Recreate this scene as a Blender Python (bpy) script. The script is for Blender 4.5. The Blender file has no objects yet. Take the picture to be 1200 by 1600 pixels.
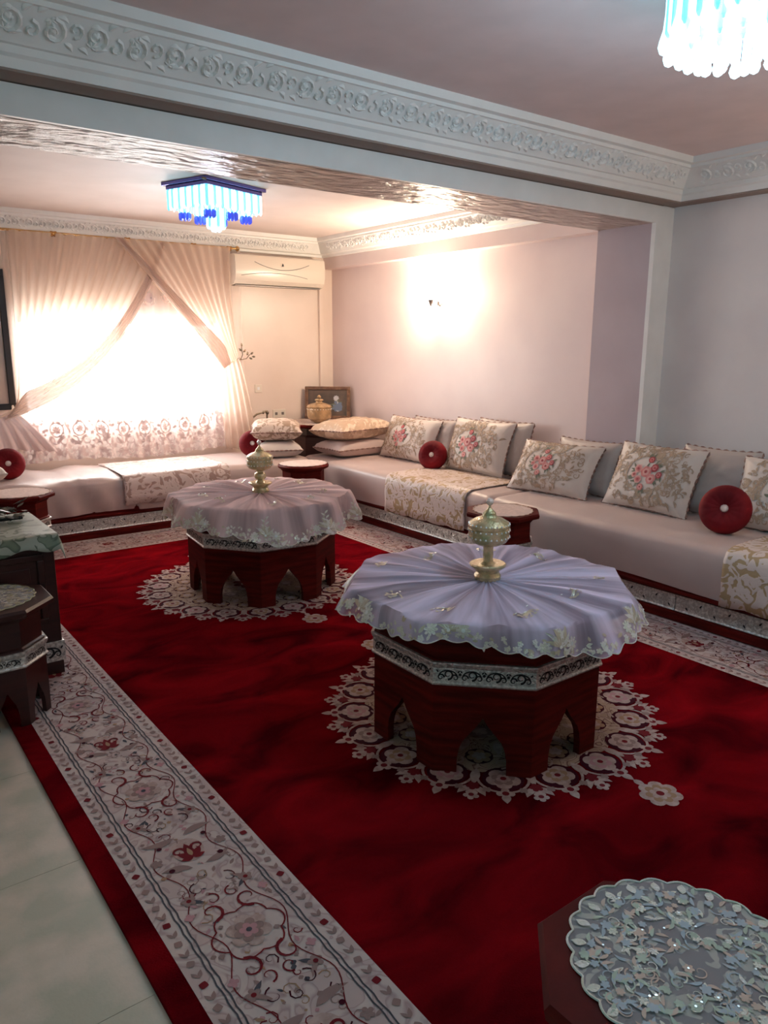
import bpy, bmesh, math, random
from math import sin, cos, pi, sqrt, atan2, radians
from mathutils import Vector, Matrix, Euler, noise

sc = bpy.context.scene
COL = sc.collection

# ------------------------------------------------------------------ camera
F = 1182.32; YAW = -0.6459; PITCH = -0.2180; ROLL = 0.0034; CAMZ = 1.5
cd = bpy.data.cameras.new('camera'); cam = bpy.data.objects.new('camera', cd); COL.objects.link(cam)
cd.sensor_fit = 'VERTICAL'; cd.sensor_height = 24.0; cd.lens = 24.0 * F / 1600.0
cd.clip_start = 0.02; cd.clip_end = 200
fw = Vector((-sin(YAW) * cos(PITCH), cos(YAW) * cos(PITCH), sin(PITCH)))
rt = Vector((cos(YAW), sin(YAW), 0)); up = rt.cross(fw)
r_ = cos(ROLL) * rt + sin(ROLL) * up; u_ = -sin(ROLL) * rt + cos(ROLL) * up
M3 = Matrix((r_, u_, -fw)).transposed()
cam.matrix_world = Matrix.Translation((0, 0, CAMZ)) @ M3.to_4x4()
sc.camera = cam

# ------------------------------------------------------------------ world, colour management
w = bpy.data.worlds.new('daylight'); sc.world = w; w.use_nodes = True
bg = w.node_tree.nodes['Background']
bg.inputs['Color'].default_value = (1.0, 0.95, 0.90, 1); bg.inputs['Strength'].default_value = 24.0
sc.view_settings.view_transform = 'Standard'; sc.view_settings.look = 'None'
sc.view_settings.gamma = 1.0; sc.view_settings.exposure = 0.0; sc.view_settings.use_curve_mapping = False
cy = sc.cycles
cy.max_bounces = 10; cy.diffuse_bounces = 6; cy.glossy_bounces = 4; cy.transmission_bounces = 8
cy.transparent_max_bounces = 24; cy.caustics_reflective = False; cy.caustics_refractive = False
cy.sample_clamp_indirect = 6.0; cy.use_denoising = True

def lamp(name, kind, loc, power, color, size=0.1, rot=None, portal=False, sy=None):
    l = bpy.data.lights.new(name, kind); l.energy = power; l.color = color
    if kind == 'AREA':
        l.shape = 'RECTANGLE'; l.size = size; l.size_y = sy or size
        if portal: l.cycles.is_portal = True
    else: l.shadow_soft_size = size
    o = bpy.data.objects.new(name, l); COL.objects.link(o); o.location = loc
    if rot: o.rotation_euler = rot
    return o

# ------------------------------------------------------------------ room constants (metres, camera above the origin)
XR = 4.615; XA = 4.53; XP = 4.427; YB = 3.02; YB2 = 3.467; YW = 6.93; ZS = 2.259; ZC = 2.585; ZA = 2.53
XL = -1.3; YN = -1.6
WX0, WX1, WZ0, WZ1 = 1.43, 3.22, 0.82, 1.72       # main window opening
LY0, LY1, LZ0, LZ1 = -0.9, 1.3, 0.9, 2.15         # left wall opening of the unseen side window, added for cool fill

lamp('window_portal', 'AREA', ((WX0+WX1)/2, YW+0.14, (WZ0+WZ1)/2), 1, (1,1,1), WX1-WX0, (-pi/2, 0, 0), True, WZ1-WZ0)
lamp('added_window_portal', 'AREA', (XL-0.14, (LY0+LY1)/2, (LZ0+LZ1)/2), 1, (1,1,1), LZ1-LZ0, (0, -pi/2, 0), True, LY1-LY0)

# ------------------------------------------------------------------ materials
MATS = {}
def nm(name):
    m = bpy.data.materials.new(name); m.use_nodes = True
    MATS[name] = m
    return m, m.node_tree, m.node_tree.nodes['Principled BSDF']
def hexc(r, g, b):
    f = lambda c: ((c/255.0)/12.92 if c/255.0 <= 0.04045 else (((c/255.0)+0.055)/1.055)**2.4)
    return (f(r), f(g), f(b), 1)
def mat(name, col, rough=0.6, metal=0.0, col2=None, scale=8.0, detail=4.0, bump=0.0, bscale=None, sheen=0.0,
        spec=None, trans=0.0, emit=None, estr=0.0, coat=0.0, stretch=None, distort=0.0, lo=0.35, hi=0.65):
    m, nt, b = nm(name)
    N = nt.nodes; L = nt.links
    b.inputs['Base Color'].default_value = col; b.inputs['Roughness'].default_value = rough
    b.inputs['Metallic'].default_value = metal
    if sheen: b.inputs['Sheen Weight'].default_value = sheen
    if spec is not None: b.inputs['Specular IOR Level'].default_value = spec
    if trans: b.inputs['Transmission Weight'].default_value = trans
    if coat: b.inputs['Coat Weight'].default_value = coat; b.inputs['Coat Roughness'].default_value = 0.1
    if emit: b.inputs['Emission Color'].default_value = emit; b.inputs['Emission Strength'].default_value = estr
    tc = N.new('ShaderNodeTexCoord'); src = tc.outputs['Object']
    if stretch:
        mp = N.new('ShaderNodeMapping'); mp.inputs['Scale'].default_value = stretch; L.new(src, mp.inputs['Vector']); src = mp.outputs['Vector']
    if col2:
        n = N.new('ShaderNodeTexNoise'); n.inputs['Scale'].default_value = scale; n.inputs['Detail'].default_value = detail
        n.inputs['Distortion'].default_value = distort
        L.new(src, n.inputs['Vector'])
        r = N.new('ShaderNodeValToRGB'); r.color_ramp.elements[0].position = lo; r.color_ramp.elements[1].position = hi
        r.color_ramp.elements[0].color = col; r.color_ramp.elements[1].color = col2
        L.new(n.outputs['Fac'], r.inputs['Fac']); L.new(r.outputs['Color'], b.inputs['Base Color'])
    if bump:
        n2 = N.new('ShaderNodeTexNoise'); n2.inputs['Scale'].default_value = bscale or scale*4; n2.inputs['Detail'].default_value = 5
        L.new(src, n2.inputs['Vector'])
        bp = N.new('ShaderNodeBump'); bp.inputs['Strength'].default_value = bump; bp.inputs['Distance'].default_value = 0.01
        L.new(n2.outputs['Fac'], bp.inputs['Height']); L.new(bp.outputs['Normal'], b.inputs['Normal'])
    return m
def swirl(name, ca, cb, cc=None, scale=7.0, bands=5.0, rough=0.5, distort=0.6, thr=0.5, sheen=0.0, bump=0.0, stretch=None, metal_b=0.0, spec=0.4):
    """damask: contour bands of a distorted noise, two or three tones"""
    m, nt, b = nm(name); N = nt.nodes; L = nt.links
    tc = N.new('ShaderNodeTexCoord'); src = tc.outputs['Object']
    if stretch:
        mp = N.new('ShaderNodeMapping'); mp.inputs['Scale'].default_value = stretch; L.new(src, mp.inputs['Vector']); src = mp.outputs['Vector']
    n = N.new('ShaderNodeTexNoise'); n.inputs['Scale'].default_value = scale; n.inputs['Detail'].default_value = 1.5; n.inputs['Distortion'].default_value = distort
    L.new(src, n.inputs['Vector'])
    mu = N.new('ShaderNodeMath'); mu.operation = 'MULTIPLY'; mu.inputs[1].default_value = bands*6.283; L.new(n.outputs['Fac'], mu.inputs[0])
    si = N.new('ShaderNodeMath'); si.operation = 'SINE'; L.new(mu.outputs[0], si.inputs[0])
    mr = N.new('ShaderNodeMapRange'); mr.inputs['From Min'].default_value = -1; mr.inputs['From Max'].default_value = 1; L.new(si.outputs[0], mr.inputs['Value'])
    r = N.new('ShaderNodeValToRGB'); e = r.color_ramp.elements
    e[0].position = thr-0.06; e[1].position = thr+0.06; e[0].color = ca; e[1].color = cb
    if cc:
        e3 = e.new(min(0.97, thr+0.4)); e3.color = cc
    L.new(mr.outputs['Result'], r.inputs['Fac']); L.new(r.outputs['Color'], b.inputs['Base Color'])
    b.inputs['Roughness'].default_value = rough; b.inputs['Specular IOR Level'].default_value = spec
    if sheen: b.inputs['Sheen Weight'].default_value = sheen
    if bump:
        bp = N.new('ShaderNodeBump'); bp.inputs['Strength'].default_value = bump; bp.inputs['Distance'].default_value = 0.004
        L.new(mr.outputs['Result'], bp.inputs['Height']); L.new(bp.outputs['Normal'], b.inputs['Normal'])
    if metal_b: b.inputs['Metallic'].default_value = metal_b
    return m
def sheer(name, col, opac=0.6, pat=0.0, pscale=14.0, colpat=None, transl=0.5, patlo=0.5, zband=None, radial=0.0):
    """thin cloth: transparent holes, the rest part diffuse and part translucent; pat adds denser lace"""
    m, nt, b = nm(name); N = nt.nodes; L = nt.links
    N.remove(b); out = N['Material Output']
    d = N.new('ShaderNodeBsdfDiffuse'); t = N.new('ShaderNodeBsdfTranslucent'); tr = N.new('ShaderNodeBsdfTransparent')
    d.inputs['Color'].default_value = col; t.inputs['Color'].default_value = col
    mx = N.new('ShaderNodeMixShader'); mx.inputs[0].default_value = transl; L.new(d.outputs[0], mx.inputs[1]); L.new(t.outputs[0], mx.inputs[2])
    m2 = N.new('ShaderNodeMixShader'); m2.inputs[0].default_value = opac
    L.new(tr.outputs[0], m2.inputs[1]); L.new(mx.outputs[0], m2.inputs[2]); L.new(m2.outputs[0], out.inputs['Surface'])
    if radial:
        tc = N.new('ShaderNodeTexCoord'); sp = N.new('ShaderNodeSeparateXYZ'); L.new(tc.outputs['Object'], sp.inputs[0])
        at = N.new('ShaderNodeMath'); at.operation = 'ARCTAN2'; L.new(sp.outputs['Y'], at.inputs[0]); L.new(sp.outputs['X'], at.inputs[1])
        n = N.new('ShaderNodeTexNoise'); n.noise_dimensions = '2D'; n.inputs['Scale'].default_value = 3.2; n.inputs['Detail'].default_value = 3.5; n.inputs['Roughness'].default_value = 0.65
        cb = N.new('ShaderNodeCombineXYZ'); L.new(at.outputs[0], cb.inputs['X'])
        vl = N.new('ShaderNodeVectorMath'); vl.operation = 'LENGTH'; L.new(tc.outputs['Object'], vl.inputs[0])
        ml = N.new('ShaderNodeMath'); ml.operation = 'MULTIPLY'; ml.inputs[1].default_value = 0.45; L.new(vl.outputs['Value'], ml.inputs[0]); L.new(ml.outputs[0], cb.inputs['Y'])
        L.new(cb.outputs[0], n.inputs['Vector'])
        mr = N.new('ShaderNodeMapRange'); mr.inputs['From Min'].default_value = 0.36; mr.inputs['From Max'].default_value = 0.64
        mr.inputs['To Min'].default_value = opac-radial; mr.inputs['To Max'].default_value = min(1, opac+radial); L.new(n.outputs['Fac'], mr.inputs['Value'])
        L.new(mr.outputs['Result'], m2.inputs[0])
    elif pat:
        tc = N.new('ShaderNodeTexCoord')
        n = N.new('ShaderNodeTexNoise'); n.inputs['Scale'].default_value = pscale; n.inputs['Detail'].default_value = 2; n.inputs['Distortion'].default_value = 1.2
        L.new(tc.outputs['Object'], n.inputs['Vector'])
        mu = N.new('ShaderNodeMath'); mu.operation = 'MULTIPLY'; mu.inputs[1].default_value = 22; L.new(n.outputs['Fac'], mu.inputs[0])
        si = N.new('ShaderNodeMath'); si.operation = 'SINE'; L.new(mu.outputs[0], si.inputs[0])
        mr = N.new('ShaderNodeMapRange'); mr.inputs['From Min'].default_value = patlo-0.5; mr.inputs['From Max'].default_value = patlo
        mr.inputs['To Min'].default_value = 0; mr.inputs['To Max'].default_value = pat
        L.new(si.outputs[0], mr.inputs['Value'])
        fac = mr.outputs['Result']
        if zband:
            sp = N.new('ShaderNodeSeparateXYZ'); L.new(tc.outputs['Object'], sp.inputs[0])
            mz = N.new('ShaderNodeMapRange'); mz.inputs['From Min'].default_value = zband[0]; mz.inputs['From Max'].default_value = zband[1]
            mz.inputs['To Min'].default_value = 1; mz.inputs['To Max'].default_value = 0; L.new(sp.outputs['Z'], mz.inputs['Value'])
            mm = N.new('ShaderNodeMath'); mm.operation = 'MULTIPLY'; L.new(fac, mm.inputs[0]); L.new(mz.outputs['Result'], mm.inputs[1])
            ad0 = N.new('ShaderNodeMath'); ad0.operation = 'MULTIPLY_ADD'; L.new(mz.outputs['Result'], ad0.inputs[0]); ad0.inputs[1].default_value = zband[2]
            L.new(mm.outputs[0], ad0.inputs[2]); fac = ad0.outputs[0]
        ad = N.new('ShaderNodeMath'); ad.operation = 'ADD'; ad.use_clamp = True; ad.inputs[1].default_value = opac; L.new(fac, ad.inputs[0])
        L.new(ad.outputs[0], m2.inputs[0])
        if colpat:
            mc = N.new('ShaderNodeMix'); mc.data_type = 'RGBA'; mc.inputs[6].default_value = col; mc.inputs[7].default_value = colpat
            L.new(mr.outputs['Result'], mc.inputs[0]); L.new(mc.outputs[2], d.inputs['Color']); L.new(mc.outputs[2], t.inputs['Color'])
    return m

PLASTER = mat('plaster_front', (0.82,0.76,0.74,1), 0.55, col2=(0.76,0.70,0.69,1), scale=3, bump=0.05, bscale=60)
WHITEP = mat('white_gypsum', (0.86,0.86,0.84,1), 0.42, col2=(0.81,0.81,0.79,1), scale=6, bump=0.04, bscale=40)
ALC = mat('plaster_alcove', (0.76,0.64,0.62,1), 0.40, col2=(0.71,0.59,0.58,1), scale=2.2, bump=0.05, bscale=30)
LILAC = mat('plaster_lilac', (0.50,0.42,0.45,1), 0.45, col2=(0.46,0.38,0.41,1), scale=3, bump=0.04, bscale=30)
WINW = mat('plaster_window_wall', (0.78,0.66,0.58,1), 0.35, col2=(0.72,0.60,0.52,1), scale=2, bump=0.05, bscale=25)
CEIL = mat('ceiling_paint', (0.84,0.70,0.69,1), 0.7, col2=(0.78,0.65,0.64,1), scale=5)
ACEIL = mat('alcove_ceiling_paint', (0.74,0.64,0.60,1), 0.55, col2=(0.70,0.60,0.56,1), scale=4)
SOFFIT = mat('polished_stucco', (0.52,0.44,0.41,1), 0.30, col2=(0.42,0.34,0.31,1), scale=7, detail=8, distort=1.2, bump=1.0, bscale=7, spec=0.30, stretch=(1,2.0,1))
TILE = mat('floor_tile', (0.40,0.39,0.31,1), 0.45, col2=(0.56,0.48,0.40,1), scale=5, detail=12, bump=0.05, bscale=120, lo=0.42, hi=0.6)
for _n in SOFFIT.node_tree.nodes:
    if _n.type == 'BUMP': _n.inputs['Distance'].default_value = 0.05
UNDERSHADE = mat('crown_underside_shade', (0.30,0.23,0.20,1), 0.7)
GROUT = mat('grout', (0.40,0.37,0.30,1), 0.8)
WOOD = mat('mahogany', (0.115,0.009,0.007,1), 0.50, col2=(0.06,0.006,0.005,1), scale=5, stretch=(1,1,9), bump=0.05, bscale=30, spec=0.05)
DWOOD = mat('dark_walnut', (0.040,0.010,0.008,1), 0.35, col2=(0.022,0.006,0.006,1), scale=5, stretch=(1,1,9), bump=0.05, bscale=30, spec=0.5)
SILVER = mat('silver_relief', (0.80,0.78,0.74,1), 0.36, 0.70, col2=(0.42,0.40,0.38,1), scale=75, detail=3, bump=0.6, bscale=150)
SILVERL = mat('silver_moulding', (0.52,0.48,0.44,1), 0.35, 0.7, bump=0.3, bscale=150)
BLACKM = mat('blackened_scroll', (0.008,0.008,0.010,1), 0.4)
RUGRED = mat('rug_red_pile', (0.045,0.0010,0.0032,1), 1.0, col2=(0.235,0.0040,0.008,1), scale=2.6, detail=6, sheen=0.0, bump=0.5, bscale=170, distort=1.0, lo=0.30, hi=0.76, spec=0.0, stretch=(1.0,1.6,1))
RUGBEI = swirl('rug_border_pile', (0.46,0.355,0.34,1), (0.35,0.25,0.25,1), (0.50,0.41,0.39,1), scale=9, bands=2.2, rough=0.95, distort=1.3, spec=0.1)
RUGBED = swirl('rug_medallion_pile', (0.36,0.25,0.19,1), (0.13,0.045,0.04,1), (0.42,0.30,0.24,1), scale=11, bands=2.6, rough=0.95, distort=1.5, thr=0.72, spec=0.1)
RCREAM = mat('rug_cream', (0.47,0.35,0.32,1), 0.95, col2=(0.34,0.23,0.21,1), scale=40, spec=0.1)
RDRED = mat('rug_dark_red', (0.15,0.012,0.018,1), 0.95, spec=0.1)
RMARO = mat('rug_maroon', (0.05,0.004,0.012,1), 0.95, spec=0.1)
RBLUE = mat('rug_slate', (0.075,0.07,0.085,1), 0.95, spec=0.1)
RTAUPE = mat('rug_taupe', (0.26,0.17,0.16,1), 0.95, spec=0.1)
RTAN = mat('rug_tan', (0.33,0.20,0.13,1), 0.95, spec=0.1)
RPINK = mat('rug_rose', (0.42,0.22,0.24,1), 0.95, spec=0.1)
SATIN = mat('rose_satin', (0.52,0.40,0.37,1), 0.42, col2=(0.47,0.355,0.33,1), scale=2.5, sheen=0.15, bump=0.18, bscale=5, stretch=(1,1,1))
DAMASK = swirl('gold_damask', (0.42,0.29,0.16,1), (0.66,0.55,0.51,1), None, scale=10, bands=2.3, rough=0.42, distort=2.4, bump=0.4, thr=0.50)
DAMASKG = swirl('rose_damask', (0.40,0.27,0.23,1), (0.66,0.54,0.50,1), None, scale=10, bands=2.2, rough=0.4, distort=2.0, bump=0.4, thr=0.5)
CUSHW = mat('ivory_satin', (0.66,0.58,0.53,1), 0.5, col2=(0.60,0.52,0.475,1), scale=5, bump=0.12, bscale=16)
CUSHG = mat('grey_satin', (0.50,0.43,0.40,1), 0.45, col2=(0.44,0.375,0.35,1), scale=4, bump=0.25, bscale=14)
CUSHGOLD = swirl('crumpled_gold', (0.56,0.39,0.27,1), (0.74,0.58,0.44,1), None, scale=13, bands=1.8, rough=0.32, distort=1.2, bump=1.0, spec=0.6)
CUSHTAN = swirl('tan_floral', (0.66,0.54,0.46,1), (0.36,0.25,0.18,1), None, scale=15, bands=2.0, rough=0.5, distort=1.6, thr=0.66)
CORD = mat('brown_cord', (0.17,0.085,0.075,1), 0.7, col2=(0.34,0.21,0.17,1), scale=80, bump=0.3, bscale=200)
ETAN = mat('tan_thread', (0.33,0.235,0.16,1), 0.6, col2=(0.42,0.31,0.23,1), scale=60)
EROSE = mat('rose_thread', (0.52,0.13,0.13,1), 0.6, col2=(0.62,0.26,0.25,1), scale=70)
ERED = mat('red_thread', (0.33,0.022,0.035,1), 0.6)
EGREEN = mat('green_thread', (0.14,0.15,0.10,1), 0.6)
EPINK = mat('pink_thread', (0.68,0.36,0.33,1), 0.6)
VELVET = mat('red_velvet', (0.11,0.002,0.006,1), 0.7, col2=(0.22,0.005,0.010,1), scale=6, sheen=0.0, bump=0.1, bscale=60, spec=0.2)
CRYST = mat('crystal_button', (0.85,0.72,0.66,1), 0.12, 0.2, spec=0.9)
CURT = sheer('cream_voile', (0.80,0.66,0.55,1), 0.62, transl=0.55)
CURTD = sheer('cream_voile_folded', (0.82,0.67,0.59,1), 0.95, transl=0.10)
LACE = sheer('lace_voile', (0.88,0.78,0.74,1), 0.34, pat=0.30, pscale=9, transl=0.4, zband=(0.82,0.93,0.48), colpat=(0.86,0.76,0.74,1))
LTHR = sheer('lace_thread', (0.74,0.60,0.58,1), 0.96, transl=0.10)
VEIL = sheer('lavender_organza', (0.80,0.70,0.88,1), 0.62, radial=0.28, transl=0.12)
VEIL2 = sheer('rose_organza', (0.84,0.65,0.66,1), 0.66, radial=0.22, transl=0.12)
EMB = mat('silver_green_thread', (0.66,0.68,0.56,1), 0.45, col2=(0.78,0.74,0.72,1), scale=40, bump=0.4, bscale=200)
EMB2 = mat('gilt_thread', (0.56,0.50,0.36,1), 0.35, 0.3, col2=(0.58,0.52,0.42,1), scale=60)
SEQ = mat('sequin', (0.85,0.9,0.9,1), 0.30, 0.6)
DOILY = sheer('doily_net', (0.50,0.49,0.52,1), 0.66, pat=0.45, pscale=16, colpat=(0.62,0.62,0.52,1), transl=0.15, patlo=0.6)
DOILYW = sheer('pale_doily_net', (0.74,0.60,0.55,1), 0.90, pat=0.1, pscale=16, transl=0.1)
GREENCL = swirl('sage_brocade', (0.30,0.33,0.27,1), (0.06,0.085,0.055,1), (0.16,0.20,0.14,1), scale=11, bands=1.8, rough=0.5, distort=1.0, thr=0.50)
GOLDGL = mat('gilded_glass', (0.86,0.66,0.40,1), 0.14, 0.45, col2=(0.50,0.46,0.24,1), scale=22, trans=0.35, bump=0.5, bscale=90, lo=0.4, hi=0.6)
AMBER = mat('amber_glass', (0.66,0.42,0.22,1), 0.12, 0.30, col2=(0.40,0.27,0.15,1), scale=20, trans=0.25, bump=0.4, bscale=80)
PLASTIC = mat('ivory_plastic', (0.74,0.66,0.56,1), 0.28)
DARK = mat('black_trim', (0.012,0.010,0.012,1), 0.4)
BRASS = mat('brass', (0.62,0.38,0.16,1), 0.25, 1.0)
BRONZE = mat('bronze', (0.18,0.14,0.10,1), 0.4, 0.7)
GREYM = mat('pewter', (0.22,0.20,0.19,1), 0.4, 0.6)
FRAMEG = mat('gilt_frame', (0.22,0.12,0.07,1), 0.45, 0.3, col2=(0.12,0.06,0.04,1), scale=30, bump=0.5, bscale=80)
PICT = mat('painting_ground', (0.06,0.055,0.05,1), 0.3, col2=(0.13,0.09,0.07,1), scale=9)
PWHITE = mat('painting_white', (0.48,0.48,0.52,1), 0.5); PBLUE = mat('painting_blue', (0.14,0.18,0.26,1), 0.5)
MIRR = mat('pale_glass', (0.55,0.45,0.40,1), 0.15, 0.2)
CHROME = mat('blue_chrome', (0.16,0.15,0.42,1), 0.18, 0.9)
ICE = mat('lit_crystal', (0.5,0.85,0.95,1), 0.1, emit=(0.10,0.62,0.85,1), estr=1.15)
ICEW = mat('lit_crystal_bright', (0.8,0.95,1,1), 0.1, emit=(0.50,0.90,1.0,1), estr=1.9)
ICEB = mat('blue_crystal', (0.03,0.05,0.45,1), 0.15, emit=(0.06,0.10,0.75,1), estr=0.7)
SHADE, _nt, _b = nm('lit_frosted_glass'); _nt.nodes.remove(_b)
_e = _nt.nodes.new('ShaderNodeEmission'); _e.inputs['Color'].default_value = (1.0,0.86,0.62,1); _e.inputs['Strength'].default_value = 12.0
_t = _nt.nodes.new('ShaderNodeBsdfTransparent'); _m = _nt.nodes.new('ShaderNodeMixShader'); _m.inputs[0].default_value = 0.35
_nt.links.new(_t.outputs[0], _m.inputs[1]); _nt.links.new(_e.outputs[0], _m.inputs[2]); _nt.links.new(_m.outputs[0], _nt.nodes['Material Output'].inputs['Surface'])
WFRAME = mat('window_frame_paint', (0.8,0.8,0.8,1), 0.4)
WGLASS, _nt, _b = nm('window_glass'); _nt.nodes.remove(_b)
_g = _nt.nodes.new('ShaderNodeBsdfTransparent'); _g.inputs['Color'].default_value = (0.95,0.98,1,1)
_nt.links.new(_g.outputs[0], _nt.nodes['Material Output'].inputs['Surface'])
SGLASS, _nt, _b = nm('tinted_glass'); _nt.nodes.remove(_b)
_g = _nt.nodes.new('ShaderNodeBsdfTransparent'); _g.inputs['Color'].default_value = (0.060,0.20,0.22,1)
_nt.links.new(_g.outputs[0], _nt.nodes['Material Output'].inputs['Surface'])

# ------------------------------------------------------------------ mesh builder
class MB:
    def __init__(s): s.v = []; s.f = []; s.mi = []; s.ms = []
    def _m(s, m):
        if m is None: return 0
        if m not in s.ms: s.ms.append(m)
        return s.ms.index(m)
    def add(s, vs, fs, m=None):
        o = len(s.v); s.v += [tuple(p) for p in vs]; k = s._m(m)
        for f in fs: s.f.append([i+o for i in f]); s.mi.append(k)
    def box(s, x0, x1, y0, y1, z0, z1, m=None):
        s.add([(x0,y0,z0),(x1,y0,z0),(x1,y1,z0),(x0,y1,z0),(x0,y0,z1),(x1,y0,z1),(x1,y1,z1),(x0,y1,z1)],
              [(0,3,2,1),(4,5,6,7),(0,1,5,4),(1,2,6,5),(2,3,7,6),(3,0,4,7)], m)
    def lathe(s, prof, n=24, c=(0,0,0), m=None, cap=True):
        vs = []; fs = []
        for (r, z) in prof:
            for k in range(n): a = 2*pi*k/n; vs.append((c[0]+r*cos(a), c[1]+r*sin(a), c[2]+z))
        for i in range(len(prof)-1):
            for k in range(n): k2 = (k+1) % n; fs.append((i*n+k, i*n+k2, (i+1)*n+k2, (i+1)*n+k))
        if cap:
            fs.append(tuple(reversed(range(n)))); fs.append(tuple((len(prof)-1)*n+k for k in range(n)))
        s.add(vs, fs, m)
    def rings(s, rings, m=None, cap=True, closed=True):
        n = len(rings[0]); vs = [p for r in rings for p in r]; fs = []
        for i in range(len(rings)-1):
            for k in range(n if closed else n-1): k2 = (k+1) % n; fs.append((i*n+k, i*n+k2, (i+1)*n+k2, (i+1)*n+k))
        if cap:
            fs.append(tuple(reversed(range(n)))); fs.append(tuple((len(rings)-1)*n+k for k in range(n)))
        s.add(vs, fs, m)
    def tube(s, pts, r, n=8, m=None, cap=True):
        pts = [Vector(p) for p in pts]; rr = []
        for i, p in enumerate(pts):
            d = (pts[min(i+1, len(pts)-1)] - pts[max(i-1, 0)]).normalized()
            a = Vector((0,0,1)) if abs(d.z) < 0.9 else Vector((1,0,0))
            e1 = d.cross(a).normalized(); e2 = d.cross(e1)
            q = r(i/(len(pts)-1)) if callable(r) else r
            rr.append([tuple(p + q*(cos(2*pi*k/n)*e1 + sin(2*pi*k/n)*e2)) for k in range(n)])
        s.rings(rr, m, cap)
    def grid(s, fn, nu, nv, m=None):
        vs = [fn(i/nu, j/nv) for j in range(nv+1) for i in range(nu+1)]
        fs = [(j*(nu+1)+i, j*(nu+1)+i+1, (j+1)*(nu+1)+i+1, (j+1)*(nu+1)+i) for j in range(nv) for i in range(nu)]
        s.add(vs, fs, m)
    def prism(s, poly, z0, z1, m=None):
        n = len(poly)
        s.add([(x,y,z0) for x,y in poly]+[(x,y,z1) for x,y in poly],
              [tuple(reversed(range(n))), tuple(range(n,2*n))]+[(k,(k+1)%n,n+(k+1)%n,n+k) for k in range(n)], m)
    def build(s, name, m=None, parent=None, smooth=0, bevel=0, loc=None, solid=0):
        me = bpy.data.meshes.new(name); me.from_pydata(s.v, [], s.f)
        ms = s.ms if s.ms else [m]
        if s.ms and m and m not in s.ms and None: pass
        for q in ms: me.materials.append(q)
        if s.ms: me.polygons.foreach_set('material_index', s.mi)
        me.validate()
        if smooth:
            me.polygons.foreach_set('use_smooth', [True]*len(me.polygons))
            me.set_sharp_from_angle(angle=radians(smooth))
        o = bpy.data.objects.new(name, me); COL.objects.link(o)
        if parent: o.parent = parent
        if loc: o.location = loc
        if bevel:
            bm_ = o.modifiers.new('bevel', 'BEVEL'); bm_.width = bevel; bm_.segments = 2; bm_.limit_method = 'ANGLE'
        if solid:
            so = o.modifiers.new('thickness', 'SOLIDIFY'); so.thickness = solid; so.offset = 0
        return o

def tag(o, label=None, cat=None, group=None, kind=None):
    if label: o['label'] = label
    if cat: o['category'] = cat
    if group: o['group'] = group
    if kind: o['kind'] = kind
    return o
def thing(name, label, cat, loc=(0,0,0), rot=(0,0,0), group=None):
    o = bpy.data.objects.new(name, None); COL.objects.link(o); o.location = loc; o.rotation_euler = rot
    o.empty_display_size = 0.1
    return tag(o, label, cat, group)
def struct(name, mb, m, label=None, **k):
    o = mb.build(name, m, **k); o['kind'] = 'structure'
    if label: o['label'] = label
    return o
def copy_tree(o, parent=None):
    c = o.copy(); COL.objects.link(c); c.parent = parent
    for ch in list(o.children): copy_tree(ch, c)
    return c

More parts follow.
